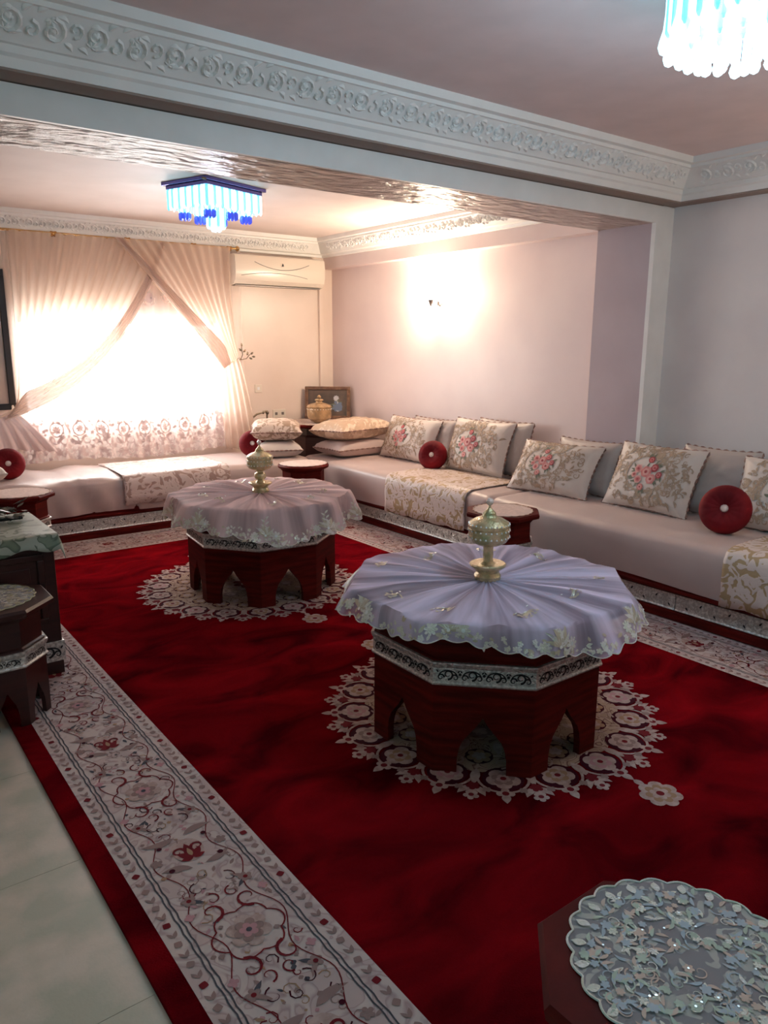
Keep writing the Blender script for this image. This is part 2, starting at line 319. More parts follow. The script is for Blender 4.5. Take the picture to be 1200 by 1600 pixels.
# ------------------------------------------------------------------ flat ornament library (2-D polygons at small heights)
class Orn:
    def __init__(s): s.p = []          # (centre or None, points, material, height, relief)
    def fan(s, c, pts, m, h=1.0, rel=0.0): s.p.append((c, pts, m, h, rel))
    def flower(s, x, y, r, n, m, h=1.0, rot=0.0, deep=0.30, rel=0.0, seg=None):
        seg = seg or n*6
        pts = []
        for k in range(seg):
            a = 2*pi*k/seg; q = r*((1-deep) + deep*abs(cos(n*(a)/2))**0.7)
            pts.append((x+q*cos(a+rot), y+q*sin(a+rot)))
        s.fan((x,y), pts, m, h, rel)
    def disc(s, x, y, r, m, h=1.0, n=10, sx=1, sy=1, rel=0.0):
        s.fan((x,y), [(x+r*sx*cos(2*pi*k/n), y+r*sy*sin(2*pi*k/n)) for k in range(n)], m, h, rel)
    def leaf(s, x, y, L, w, a, m, h=1.0, bend=0.0, rel=0.0, n=7):
        up_, dn = [], []
        for k in range(n+1):
            t = k/n; ww = w*sin(pi*t**0.8)*0.5; b = bend*L*t*(1-t)*4
            up_.append((t*L, b+ww)); dn.append((t*L, b-ww))
        pts = up_ + dn[::-1][1:-1]
        ca, sa = cos(a), sin(a)
        T = lambda p: (x+p[0]*ca-p[1]*sa, y+p[0]*sa+p[1]*ca)
        s.fan(T((L*0.5, bend*L)), [T(p) for p in pts][::-1], m, h, rel)
    def ribbon(s, pts, wd, m, h=1.0, rel=0.0, taper=False):
        n = len(pts); L = []; R = []
        for i, p in enumerate(pts):
            a = pts[max(i-1,0)]; b = pts[min(i+1,n-1)]
            dx, dy = b[0]-a[0], b[1]-a[1]; d = sqrt(dx*dx+dy*dy) or 1
            q = wd*0.5*((1-0.85*i/(n-1)) if taper else 1)
            L.append((p[0]-dy/d*q, p[1]+dx/d*q)); R.append((p[0]+dy/d*q, p[1]-dx/d*q))
        for i in range(n-1):
            if rel:
                a_, b_ = (pts[i][0], pts[i][1], rel), (pts[i+1][0], pts[i+1][1], rel)
                s.p.append((None, [R[i], R[i+1], b_, a_], m, h, 0)); s.p.append((None, [a_, b_, L[i+1], L[i]], m, h, 0))
            else: s.p.append((None, [R[i], R[i+1], L[i+1], L[i]], m, h, rel))
    def scroll(s, x, y, r, a0, turns, wd, m, h=1.0, sg=1, n=None, rel=0.0):
        n = n or int(10*turns)+4; pts = []
        for k in range(n+1):
            t = k/n; q = r*(1-0.82*t); a = a0+sg*2*pi*turns*t
            pts.append((x+q*cos(a), y+q*sin(a)))
        s.ribbon(pts, wd, m, h, rel, taper=True)
    def palmette(s, x, y, sz, a, m1, m2, h=1.0, rel=0.0):
        for da, L, q in ((0,1.0,.42),(0.75,0.72,.34),(-0.75,0.72,.34),(1.5,0.5,.3),(-1.5,0.5,.3)):
            s.leaf(x, y, sz*L, sz*q, a+da, m1, h, 0.0, rel)
        s.leaf(x+sz*.12*cos(a), y+sz*.12*sin(a), sz*0.55, sz*0.2, a, m2, h+0.8, 0, rel)
    def build(s, name, fn, parent=None, unit=0.0008, smooth=0, kind='stuff'):
        """fn(x, y, height) -> point"""
        mb = MB()
        for i_, (c, pts, m, h, rel) in enumerate(s.p):
            h = h+0.6*((i_*0.618034) % 1.0)
            if c is None:
                mb.add([fn(q_[0], q_[1], h*unit+(q_[2] if len(q_) > 2 else 0)) for q_ in pts], [(0,1,2,3)], m)
            else:
                n = len(pts)
                mb.add([fn(c[0], c[1], h*unit+rel)] + [fn(px, py, h*unit) for px, py in pts],
                       [(0, k+1, (k+1) % n+1) for k in range(n)], m)
        o = mb.build(name, None, parent, smooth=smooth)
        if kind: o['kind'] = kind
        return o
def octa(a, rot=0.0, cx=0, cy=0):
    R = a/cos(pi/8)
    return [(cx+R*cos(pi/8+k*pi/4+rot), cy+R*sin(pi/8+k*pi/4+rot)) for k in range(8)]

# ================================================================== STRUCTURE
floor = struct('floor', (lambda m: (m.box(XL,XR+.3,YN,YW+.1,-0.06,-0.0015), m)[1])(MB()), GROUT)
tm = MB(); T_ = 0.6
ti = 0
for i in range(int((0.60-XL)/T_)+1):
    for j in range(int((YW-YN)/T_)+1):
        x0 = 0.50-(i+1)*T_; y0 = YN+0.12+j*T_
        x0c = max(x0, XL)
        if x0c >= 0.5-i*T_-.02: continue
        y1 = min(y0+T_-.0015, YW)
        b = MB(); b.box(x0c, x0+T_-.0015, y0, y1, -0.0015, 0.0)
        b.build('tile', TILE, floor); ti += 1
b = MB(); b.box(0.50, XR, YN, YW, -0.0015, 0.0); o = b.build('screed', TILE, floor)

def wall_with_hole(axis, c0, c1, a0, a1, z0, z1, h0, h1, hz0, hz1):
    b = MB()
    def bx(p0, p1, q0, q1):
        if p1-p0 < 1e-4 or q1-q0 < 1e-4: return
        if axis == 'y': b.box(p0, p1, c0, c1, q0, q1)
        else: b.box(c0, c1, p0, p1, q0, q1)
    bx(a0, h0, z0, z1); bx(h1, a1, z0, z1); bx(h0, h1, z0, hz0); bx(h0, h1, hz1, z1)
    return b
struct('wall_back', wall_with_hole('y', YW, YW+.2, XL, XA, 0, ZA+.1, WX0, WX1, WZ0, WZ1), WINW, 'far cream wall pierced by the bright curtained window')
struct('wall_left', wall_with_hole('x', XL-.2, XL, YN, YW+.2, 0, ZC+.1, LY0, LY1, LZ0, LZ1), PLASTER)
b = MB(); b.box(XL-.2, XR+.2, YN-.2, YN, 0, ZC+.1); struct('wall_front', b, PLASTER)
b = MB(); b.box(XR, XR+.2, YN, YB+.02, 0, ZC+.1); struct('wall_right', b, PLASTER, 'grey right-hand wall in front of the beam')
b = MB(); b.box(XA, XA+.2, YB2-.1, YW+.2, 0, ZA+.1); struct('wall_alcove', b, ALC, 'pinkish alcove wall carrying the lit sconce')
b = MB(); b.box(XL-.2, XR+.2, YN-.2, YB+.1, ZC, ZC+.12); struct('ceiling', b, CEIL)
b = MB(); b.box(XL-.2, XR+.2, YB2-.1, YW+.2, ZA, ZA+.12); struct('ceiling_alcove', b, ACEIL)
# beam: body with polished soffit
b = MB(); b.box(XL, XR+.1, YB+.02, YB2, ZS+.004, ZC+.05); struct('trim_1', b, PLASTER, 'deep ceiling beam between the room and the alcove')
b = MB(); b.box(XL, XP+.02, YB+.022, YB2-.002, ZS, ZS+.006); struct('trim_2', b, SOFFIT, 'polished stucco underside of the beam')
# portal frame on the beam front and pilaster (lower strip + vertical leg)
b = MB(); b.box(XL, XR, YB, YB+.03, ZS, 2.363); b.box(XP, XR+.01, YB, YB+.03, 0, ZS); struct('trim_3', b, WHITEP, 'cream band framing the alcove opening')
# pilaster body
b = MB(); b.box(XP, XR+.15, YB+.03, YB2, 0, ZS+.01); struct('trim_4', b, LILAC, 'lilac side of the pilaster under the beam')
# alcove fascia over the right wall
b = MB(); b.box(XP, XA+.1, YB2-.02, YW+.05, ZS-.005, ZA+.05); struct('trim_5', b, ALC, 'boxed fascia over the alcove wall')

# crown mouldings: profile (d = projection from wall, z) swept along a line, with leaf relief in the cove
def crown(name, p0, p1, nrm, prof, m, cove, label, leafsz=0.11, mitre0=0, mitre1=0):
    """p0,p1 wall line (x,y); nrm into room; prof list of (d,z); mitre: shift of ends per unit d"""
    p0 = Vector(p0); p1 = Vector(p1); t = (p1-p0).normalized(); n = Vector(nrm); Ln = (p1-p0).length
    mb = MB()
    rr = []
    for (base, mt) in ((p0, mitre0), (p1, -mitre1)):
        rr.append([tuple((base + n*d + t*(d*mt)).to_3d() + Vector((0,0,z))) for d, z in prof])
    mb.rings(rr, None, True)
    o = struct(name, mb, m, label, smooth=25)
    (d0, z0), (d1, z1) = cove
    face = Vector((d1-d0, z1-z0)); wd = face.length; fd = face/wd; out = Vector((fd.y, -fd.x))
    if out.x < 0: out = -out
    if out.y > 0 and False: out = -out
    a = Orn(); rnd = random.Random(hash(name) % 7 if False else len(name)); x = 0.0; k = 0
    step = leafsz*1.12
    a0 = max(0, mitre0*0.25); a1 = Ln-max(0, mitre1*0.25)
    x = a0
    mid = wd*0.5
    while x < a1-step*.5:
        sg = 1 if k % 2 == 0 else -1
        cx = x+step*.5
        a.scroll(cx, mid+sg*wd*.06, wd*.36, -pi/2*sg, 1.3, wd*.16, WHITEP, .3, sg, n=14, rel=.009)
        a.scroll(cx+step*.5, mid-sg*wd*.12, wd*.24, pi/2*sg, 1.1, wd*.13, WHITEP, .3, -sg, n=10, rel=.008)
        a.palmette(cx-step*.1, mid-sg*wd*.26, wd*.34, sg*pi*0.35, WHITEP, WHITEP, .4, rel=0.008)
        for q_ in range(4):
            a.leaf(cx+step*(-.4+.22*q_), mid+sg*wd*(.30 if q_ % 2 else -.36), wd*.36, wd*.17, (-0.5+.4*q_)*sg, WHITEP, .4, 0.15, rel=0.008)
        a.flower(cx, mid+sg*wd*.06, wd*.14, 5, WHITEP, .5, rel=0.010)
        x += step; k += 1
    def fn(s_, q, h):
        d = d0+fd.x*q+out.x*h; z = z0+fd.y*q+out.y*h
        p = p0 + t*s_ + n*d
        return (p.x, p.y, z)
    a.build('ornament', fn, o, unit=0.001, smooth=30)
    # small beaded row under the cove
    return o
# main room crown along the beam: bottom at z 2.405, crown top projects 0.28
PF = [(0,2.375),(0.115,2.375),(0.125,2.405),(0.135,2.415),(0.140,2.437),(0.152,2.440),(0.158,2.450),(0.240,2.530),(0.250,2.532),(0.252,2.548),(0.278,2.552),(0.285,ZC),(0,ZC)]
crown('trim_6', (XL, YB), (XR, YB), (0,-1), PF, WHITEP, ((0.158,2.450),(0.240,2.530)), 'carved white crown moulding across the beam', 0.12, 0, 1)
crown('trim_7', (XR, YB), (XR, YN), (-1,0), PF, WHITEP, ((0.158,2.450),(0.240,2.530)), 'carved crown moulding over the right-hand wall', 0.12, 1, 0)
# thin brown strip that paints in the shade on the crowns' underside
b = MB(); b.box(XL, XR-.11, YB-.112, YB+.03, 2.367, 2.3755); b.box(XR-.112, XR, YN, YB-.0, 2.367, 2.3755); struct('trim_8', b, UNDERSHADE, 'brown strip painting in the shade under the crown mouldings')
# alcove crown
PA = [(0,2.365),(0.04,2.365),(0.048,2.385),(0.09,2.39),(0.10,2.405),(0.155,2.475),(0.165,2.477),(0.168,2.492),(0.19,2.497),(0.195,ZA),(0,ZA)]
crown('trim_9', (XL, YW), (XP, YW), (0,-1), PA, WHITEP, ((0.10,2.405),(0.155,2.475)), 'carved crown moulding above the curtains', 0.09, 0, 1)
crown('trim_10', (XP, YW), (XP, YB2), (-1,0), PA, WHITEP, ((0.10,2.405),(0.155,2.475)), 'carved crown moulding over the alcove fascia', 0.09, 1, 0)
# main window
wf = MB()
for x0, x1, z0, z1 in ((WX0,WX1,WZ0,WZ0+.05),(WX0,WX1,WZ1-.05,WZ1),(WX0,WX0+.05,WZ0,WZ1),(WX1-.05,WX1,WZ0,WZ1),((WX0+WX1)/2-.03,(WX0+WX1)/2+.03,WZ0,WZ1)):
    wf.box(x0,x1,YW+.08,YW+.13,z0,z1)
win = struct('window_1', wf, WFRAME, 'bright window behind the lace sheer')
for a0, a1 in ((WX0+.05,(WX0+WX1)/2-.03),((WX0+WX1)/2+.03,WX1-.05)):
    b = MB(); b.box(a0,a1,YW+.10,YW+.106,WZ0+.05,WZ1-.05); b.build('pane', WGLASS, win)
wf = MB()
for y0, y1, z0, z1 in ((LY0,LY1,LZ0,LZ0+.05),(LY0,LY1,LZ1-.05,LZ1),(LY0,LY0+.05,LZ0,LZ1),(LY1-.05,LY1,LZ0,LZ1)):
    wf.box(XL-.13,XL-.08,y0,y1,z0,z1)
win2 = struct('added_window', wf, WFRAME, 'unseen side window added as cool fill for the near room')
b = MB(); b.box(XL-.11,XL-.10,LY0+.05,LY1-.05,LZ0+.05,LZ1-.05); b.build('pane', SGLASS, win2)
# pipe cover strip on the far wall, below the air conditioner
b = MB(); b.box(4.352,4.395,YW-.035,YW,0.75,2.07); struct('trim_11', b, WINW, 'vertical pipe cover beside the corner', bevel=.004)

# ================================================================== CARPET
rug = thing('carpet', 'large deep red carpet with pale floral border and two medallions under the octagonal tables', 'carpet', (0,0,0))
RX0, RX1, RY0, RY1 = 0.474, 3.70, -0.35, 5.96
BX0, BI0, BI1, BY0, BY1 = 0.545, 0.937, 3.256, -0.28, 5.493
b = MB(); b.box(RX0,RX1,RY0,RY1,0.0004,0.010); b.build('pile', RUGRED, rug, bevel=.003)
b = MB(); Z = 0.0108
def rect(b, x0,x1,y0,y1,z): b.add([(x0,y0,z),(x1,y0,z),(x1,y1,z),(x0,y1,z)], [(0,1,2,3)])
rect(b, BX0,BI0,BY0,5.93,Z); rect(b, BI1,3.69,BY0,5.93,Z); rect(b, BI0,BI1,BY1,5.93,Z); rect(b, BI0,BI1,BY0,BY0+.16,Z)
b.build('border', RUGBEI, rug)
ZB = 0.0108
def border_run(length, phase=0.0, seed=1):
    """2-D strip: s along 0..length, t across 0..0.39 (t=0 outer edge)"""
    a = Orn(); rn = random.Random(seed)
    W_ = 0.392
    # double slate lines, slightly wavy
    for t0 in (0.052, 0.064, 0.322, 0.334):
        n = int(length/0.02); a.ribbon([(length*k/n, t0+0.0018*sin(k*1.9+t0*90)) for k in range(n+1)], 0.0042, RBLUE, 1.2)
    # guard flowers
    s = 0.03+ (phase % 0.0556); k = 0
    while s < length:
        for t0 in (0.026, 0.364):
            if k % 2 == 0: a.flower(s, t0, 0.0125, 4, (RTAUPE, RDRED, RTAUPE)[k//2 % 3], 1.2, rot=rn.random()*3, deep=.45, seg=12)
            else:
                a.leaf(s-.014, t0, 0.028, 0.012, 0.5, RTAUPE, 1.2, n=4); a.leaf(s-.012, t0, 0.026, 0.010, -0.5, RTAUPE, 1.2, n=4)
        s += 0.0389; k += 1
    c = 0.193; P = 0.778
    s0 = phase % P - P
    while s0 < length+P:
        def ok(x): return 0.0 <= x <= length
        if -0.25 < s0 < length+0.25:
            # large blossom with a dark red cusped outline
            if ok(s0-.07) and ok(s0+.07):
                pts = []
                for q in range(49):
                    an = 2*pi*q/48; rr = 0.080+0.016*abs(sin(an*3)); pts.append((s0+rr*cos(an), c+rr*1.05*sin(an)))
                a.ribbon(pts, 0.0045, RDRED, 1.6)
                a.flower(s0, c, 0.060, 6, RCREAM, 1.8, deep=.25)
                a.flower(s0, c, 0.042, 6, RTAUPE, 2.6, deep=.35, rot=.5); a.flower(s0, c, 0.026, 5, RPINK, 3.4, deep=.35); a.disc(s0, c, 0.008, RBLUE, 4.2)
            for sg in (-1, 1):
                for sd in (-1, 1):
                    x = s0+sg*0.115
                    if ok(x-.06) and ok(x+.06):
                        a.scroll(x, c+sd*0.055, 0.038, pi*(0.5+0.5*sg), 0.9, 0.010, RDRED, 1.6, sg*sd)
                        a.scroll(x+sg*.045, c+sd*0.030, 0.024, pi*(.5-.5*sg), 0.9, 0.006, RDRED, 1.6, -sg*sd)
                    x = s0+sg*0.19
                    if ok(x-.05) and ok(x+.05):
                        a.flower(x, c+sd*0.085, 0.021, 5, RTAUPE, 1.6, deep=.4); a.disc(x, c+sd*.085, .007, RDRED, 2.4)
                        a.leaf(x, c+sd*.085, sg*0.05, 0.014, -sd*sg*.7, RTAUPE, 1.5); a.leaf(x, c+sd*.085, -sg*.045, .013, sd*sg*.9, RBLUE, 1.5)
                        a.scroll(x+sg*.03, c+sd*.045, .028, 0, .8, .0045, RMARO, 1.6, sd)
                        a.flower(x-sg*.06, c+sd*.108, .015, 4, RPINK, 1.6, deep=.4)
            # vines
            for sd in (-1, 1):
                pts = []
                for q in range(41):
                    x = s0+0.389*(q/40*2-1)
                    if ok(x): pts.append((x, c+sd*(0.092+0.022*sin((x-s0)*2*pi/0.26+sd))))
                if len(pts) > 3: a.ribbon(pts, 0.0032, RDRED, 1.3)
            # small red palmette halfway
            xm = s0+0.389
            if ok(xm-.09) and ok(xm+.09):
                a.disc(xm+.01, c, .058, RCREAM, 1.3, 16, 1, .8)
                a.palmette(xm-.032, c, 0.075, 0, RDRED, RTAN, 2.0)
                a.scroll(xm+.012, c+.030, .020, -pi/2, 1.0, .011, RDRED, 2.6, 1); a.scroll(xm+.012, c-.030, .020, pi/2, 1.0, .011, RDRED, 2.6, -1)
                for sd in (-1, 1):
                    a.leaf(xm-.075, c+sd*.02, .09, .026, sd*1.25, RTAUPE, 1.6, .1); a.leaf(xm+.085, c+sd*.015, .10, .028, sd*1.45, RTAUPE, 1.6, -.1)
                    a.disc(xm-.055, c+sd*.075, .009, RMARO, 2); a.disc(xm+.06, c+sd*.07, .008, RMARO, 2)
                    a.flower(xm, c+sd*.10, .019, 5, RTAUPE, 1.6, deep=.4)
        s0 += P
    for q in range(int(length/0.0085)):
        x = rn.random()*length; t = 0.075+rn.random()*0.235; r = .004+.006*rn.random()
        if x < r or x > length-r: continue
        m_ = rn.choice((RTAUPE,RTAUPE,RPINK,RTAN,RBLUE,RCREAM))
        if rn.random() < .5: a.leaf(x, t, r*3, r*1.2, rn.random()*6.28, m_, 1.0, n=4)
        else: a.flower(x, t, r, 4, m_, 1.0, deep=.4, seg=10)
    for q in range(int(length/0.017)):
        x = rn.random()*length; t = 0.085+rn.random()*0.215; r = .012+.012*rn.random()
        if x < .03 or x > length-.03 or abs(((x-phase+.1) % P)-.1) < .09 and abs(t-c) < .09: continue
        a.scroll(x, t, r, rn.random()*6.28, 1.0, .0045, rn.choice((RDRED,RTAUPE,RTAUPE,RMARO,RTAN)), 1.1, rn.choice((-1,1)), n=8)
    return a
border_run(5.93-BY0, 1.556-BY0, 1).build('border_flowers', lambda s,t,h: (BX0+t, BY0+s, ZB+h), rug)
border_run(5.93-BY0, 1.556-BY0, 2).build('border_flowers', lambda s,t,h: (3.69-0.04-t, BY0+s, ZB+h), rug)
border_run(BI1-BI0, 0.35, 3).build('border_flowers', lambda s,t,h: (BI0+s, 5.93-t-.03, ZB+h), rug)

def medallion(cx, cy, R, seed):
    a = Orn(); n = 18; rn = random.Random(seed)
    # ground
    pts = []
    for k in range(n*8):
        an = 2*pi*k/(n*8); rr = R*(0.70+0.05*abs(cos(n*an/2))); pts.append((rr*cos(an), rr*sin(an)))
    a.fan((0,0), pts, RUGBED, 1.0)
    for k in range(n):
        an = 2*pi*(k+.5)/n; ca, sa = cos(an), sin(an)
        # cream contour cusps and dark halo
        a.disc(ca*R*.80, sa*R*.80, R*.105, RMARO, 1.6, 16)
        pts = []
        for q in range(17):
            b_ = an+pi*(-0.62+1.24*q/16); pts.append((ca*R*.79+R*.128*cos(b_), sa*R*.79+R*.128*sin(b_)))
        a.ribbon(pts, .010, RCREAM, 2.4)
        a.flower(ca*R*.80, sa*R*.80, R*.088, 5, RCREAM, 2.8, rot=an, deep=.22)
        a.flower(ca*R*.80, sa*R*.80, R*.060, 5, (RTAN, RPINK, RTAUPE)[k % 3], 3.6, rot=an+.6, deep=.3)
        a.flower(ca*R*.80, sa*R*.80, R*.038, 5, RCREAM, 4.4, rot=an, deep=.3); a.disc(ca*R*.8, sa*R*.8, R*.016, RDRED, 5.2)
        # outer palmette on the rosette
        a.flower(ca*R*.925, sa*R*.925, R*.046, 4, RCREAM, 2.0, rot=an, deep=.4); a.disc(ca*R*.925, sa*R*.925, R*.018, RDRED, 2.8)
        a.leaf(ca*R*.93, sa*R*.93, R*.075, R*.045, an, RCREAM, 2.0)
        # palmettes between
        a2 = 2*pi*k/n; c2, s2 = cos(a2), sin(a2)
        a.flower(c2*R*.955, s2*R*.955, R*.040, 5, RCREAM, 2.0, rot=a2, deep=.35); a.disc(c2*R*.955, s2*R*.955, R*.014, RDRED, 2.9)
        for sg in (-1,1):
            a.leaf(c2*R*.88, s2*R*.88, R*.10, R*.042, a2+sg*.75, RCREAM, 2.0, .1*sg); a.flower((R*.90)*cos(a2+sg*.075), (R*.90)*sin(a2+sg*.075), R*.024, 4, RTAUPE, 2.8, deep=.4)
        a.leaf(c2*R*.87, s2*R*.87, R*.09, R*.04, a2, RCREAM, 2.1)
        a.flower(c2*R*.88, s2*R*.88, R*.035, 5, RDRED, 3.6, deep=.3)
        a.leaf(c2*R*.72, s2*R*.72, R*.15, R*.05, a2, RCREAM, 2.2)
        # inner ring
        a.disc(c2*R*.60, s2*R*.60, R*.075, RMARO, 1.8, 12); a.flower(c2*R*.60, s2*R*.60, R*.068, 6, RTAN, 2.6, rot=a2, deep=.3)
        a.flower(c2*R*.60, s2*R*.60, R*.04, 5, RCREAM, 3.4, rot=a2, deep=.3)
        a.scroll(ca*R*.66, sa*R*.66, R*.05, an, 1, .008, RCREAM, 3.0, 1)
        a.leaf(ca*R*.44, sa*R*.44, R*.14, R*.05, an, RCREAM, 2.4)
    for k in range(10):
        a2 = 2*pi*k/10; a.flower(R*.34*cos(a2), R*.34*sin(a2), R*.075, 6, RTAUPE, 2.4, deep=.3); a.flower(R*.34*cos(a2), R*.34*sin(a2), R*.045, 5, RCREAM, 3.2)
    a.flower(0, 0, R*.22, 8, RCREAM, 2.4); a.flower(0,0,R*.15,8,RDRED,3.2); a.flower(0,0,R*.08,6,RCREAM,4)
    # pendants toward both short ends
    for sg in (-1, 1):
        y = sg*R*1.15
        a.flower(0, y, R*.105, 7, RCREAM, 2.0, deep=.2); a.flower(0, y, R*.075, 7, RTAN, 2.8, deep=.3); a.flower(0, y, R*.05, 6, RCREAM, 3.6, deep=.3); a.disc(0,y,R*.02,RDRED,4.4)
        a.leaf(0, sg*R*1.0, R*.07, R*.04, sg*pi/2, RCREAM, 2.0)
    a.build('medallion', lambda x,y,h: (cx+x, cy+y, 0.0102+h), rug)
medallion(2.14, 2.09, 0.71, 1)
medallion(2.09, 4.20, 0.69, 2)
ZR = 0.0125   # walking surface of the rug

# ================================================================== TABLES
def scroll_panel(w_, h_, seed=0):
    """black scrollwork laid on a silver band, in 2-D (x along, y up)"""
    a = Orn(); P = h_*1.6; n = max(1, int(round(w_/P))); P = w_/n
    for k in range(n):
        c = (k+.5)*P; m_ = h_*.46; q = h_*.31
        a.scroll(c, m_+h_*.06, q, -pi*.5, 1.35, h_*.13, BLACKM, 2, 1, n=20)
        a.scroll(c-P*.30, m_-h_*.12, q*.68, 0, 1.3, h_*.11, BLACKM, 2, 1, n=16)
        a.scroll(c+P*.30, m_-h_*.12, q*.68, pi, 1.3, h_*.11, BLACKM, 2, -1, n=16)
        pts = [(c+P*.38*cos(t), m_-h_*.05+h_*.37*sin(t)) for t in [pi*j/10 for j in range(11)]]
        a.ribbon(pts, h_*.08, BLACKM, 2)
        a.flower(c, m_+h_*.06, q*.3, 4, SEQ, 3, deep=.4)
        for sg in (-1,1): a.leaf(c+sg*P*.40, m_+h_*.18, sg*h_*.22, h_*.09, sg*.9, BLACKM, 2)
        a.flower(c+P*.5 if k < n-1 else c-P*.5, m_+h_*.1, q*.34, 5, BLACKM, 2, deep=.4)
    return a
def arch_side(mb, p0, p1, z0, z1, th, aw, ah, m=None, inner=None):
    """one flat side of an octagonal body with a keel arch cut in it; p0,p1 (x,y) outer bottom ends, th thickness inward"""
    p0 = Vector(p0); p1 = Vector(p1); L = (p1-p0).length; t = (p1-p0)/L; nin = Vector((-t.y, t.x))
    k = th*math.tan(pi/8)
    c = L/2; N_ = 12
    arch = []
    for i in range(N_+1):                      # left foot up to the point and down
        s = i/N_
        a = s*pi
        xx = -cos(a)*aw/2
        y = sin(a)**0.8*ah*0.78 + ah*0.22*max(0, 1-abs(xx)/(aw*0.24))**1.3
        # horseshoe / keel: slight bulge at 1/3 of the height
        xx *= (1+0.10*sin(a)) if abs(cos(a)) > .4 else 1
        arch.append((c+xx, z0+y))
    outer = []
    outv = [(0,z0),(arch[0][0],z0)]
    # faces between arch and top: build vertical strips
    def P(s_, z, d): q = p0+t*(s_ if d == 0 else min(max(s_, k), L-k))+nin*(th if d else 0); return (q.x, q.y, z)
    xs = [(0,z0)]+[(arch[0][0],z0)]
    for d in (0,1):
        mm = m
        V = []; Fc = []
        cols = [0]+[a_[0] for a_ in arch]+[L]; low = [z0]+[a_[1] for a_ in arch]+[z0]
        # left pier
        quads = [((0,z0),(arch[0][0],z0),(arch[0][0],z1),(0,z1))]
        for i in range(N_):
            (x0,y0),(x1,y1) = arch[i],arch[i+1]
            quads.append(((x0,y0),(x1,y1),(x1,z1),(x0,z1)))
        quads.append(((arch[-1][0],z0),(L,z0),(L,z1),(arch[-1][0],z1)))
        for qd in quads:
            vv = [P(x,z,d) for x,z in qd]
            if d: vv = vv[::-1]
            mb.add(vv, [(0,1,2,3)], mm)
    for i in range(N_):
        (x0,y0),(x1,y1) = arch[i],arch[i+1]
        mb.add([P(x0,y0,0),P(x0,y0,1),P(x1,y1,1),P(x1,y1,0)], [(0,1,2,3)], m)
    for (sx0, sx1) in ((0,arch[0][0]),(arch[-1][0],L)):
        mb.add([P(sx0,z0,0),P(sx0,z0,1),P(sx1,z0,1),P(sx1,z0,0)], [(0,1,2,3)], m)
def ring_band(name, poly, z0, z1, out, parent, m=SILVER, sub=True, mould=True):
    """octagonal silver band with raised lips and black scrolls on each side"""
    n = len(poly); cx = sum(p[0] for p in poly)/n; cy_ = sum(p[1] for p in poly)/n
    def off(d): 
        A = []
        for x, y in poly:
            r = sqrt((x-cx)**2+(y-cy_)**2); q = (r+d/cos(pi/8))/r; A.append((cx+(x-cx)*q, cy_+(y-cy_)*q))
        return A
    P_ = [(0.0,z0),(out+.004,z0),(out+.006,z0+.006),(out+.001,z0+.012),(out,z1-.022),(out+.004,z1-.018),(out+.008,z1-.006),(out+.008,z1),(0.0,z1)]
    mb = MB(); mb.rings([[(x,y,z) for x,y in off(d)] for d, z in P_], None, False)
    o = mb.build(name, m, parent)
    if sub:
        A = off(out); mb2 = None
        allp = MB()
        for k in range(n):
            a = Vector(A[k]); b_ = Vector(A[(k+1)%n]); L = (b_-a).length; t = (b_-a)/L; nn = Vector((t.y,-t.x))
            if nn.dot(Vector(((a.x+b_.x)/2-cx,(a.y+b_.y)/2-cy_))) < 0: nn = -nn
            org = scroll_panel(L-.02, z1-z0-.026, k)
            for c, pts, mm, h, rel in org.p:
                f = lambda x, y, hh: tuple((a+t*(x+.01)+nn*(.0008+hh*.0008)).to_3d()+Vector((0,0,z0+.009+y)))
                if c is None: allp.add([f(px,py,h) for px,py in pts], [(0,1,2,3)], mm)
                else:
                    q = len(pts); allp.add([f(c[0],c[1],h)]+[f(px,py,h) for px,py in pts], [(0,j+1,(j+1)%q+1) for j in range(q)], mm)
        so = allp.build('scrollwork', None, o); so['kind'] = 'stuff'
    return o
def big_table(name, label, cx, cy, rot):
    T = thing(name, label, 'table', (cx,cy,ZR), (0,0,rot))
    ap = 0.42; P = octa(ap); b = MB()
    P = P[::1]
    for k in range(8): arch_side(b, P[k], P[(k+1)%8], 0, 0.335, 0.028, 0.175, 0.215)
    b.prism(octa(ap-.03), 0.325, 0.335)
    b.build('base', WOOD, T, smooth=20)
    ring_band('silver_band', P, 0.335, 0.420, 0.004, T)
    b = MB(); b.rings([[(x,y,z) for x,y in octa(a)] for a, z in ((ap,.33),(ap,.425),(ap-.01,.43),(ap-.012,.50),(ap+.01,.53),(ap+.04,.55))]); b.build('neck', WOOD, T)
    b = MB(); b.rings([[(x,y,z) for x,y in octa(a)] for a, z in ((.485,.55),(.505,.556),(.512,.57),(.505,.585),(.49,.588))]); b.build('tabletop', WOOD, T)
    return T
TNX, TNY, TFX, TFY = 2.03, 2.02, 2.155, 4.125
big_table('octagonal_table', 'near octagonal red wooden table with arched base and silver band, under the lavender veil', TNX, TNY, 0.0)
big_table('octagonal_table', 'far octagonal red wooden table with arched base, under the pink beige veil near the window', TFX, TFY, radians(-7))

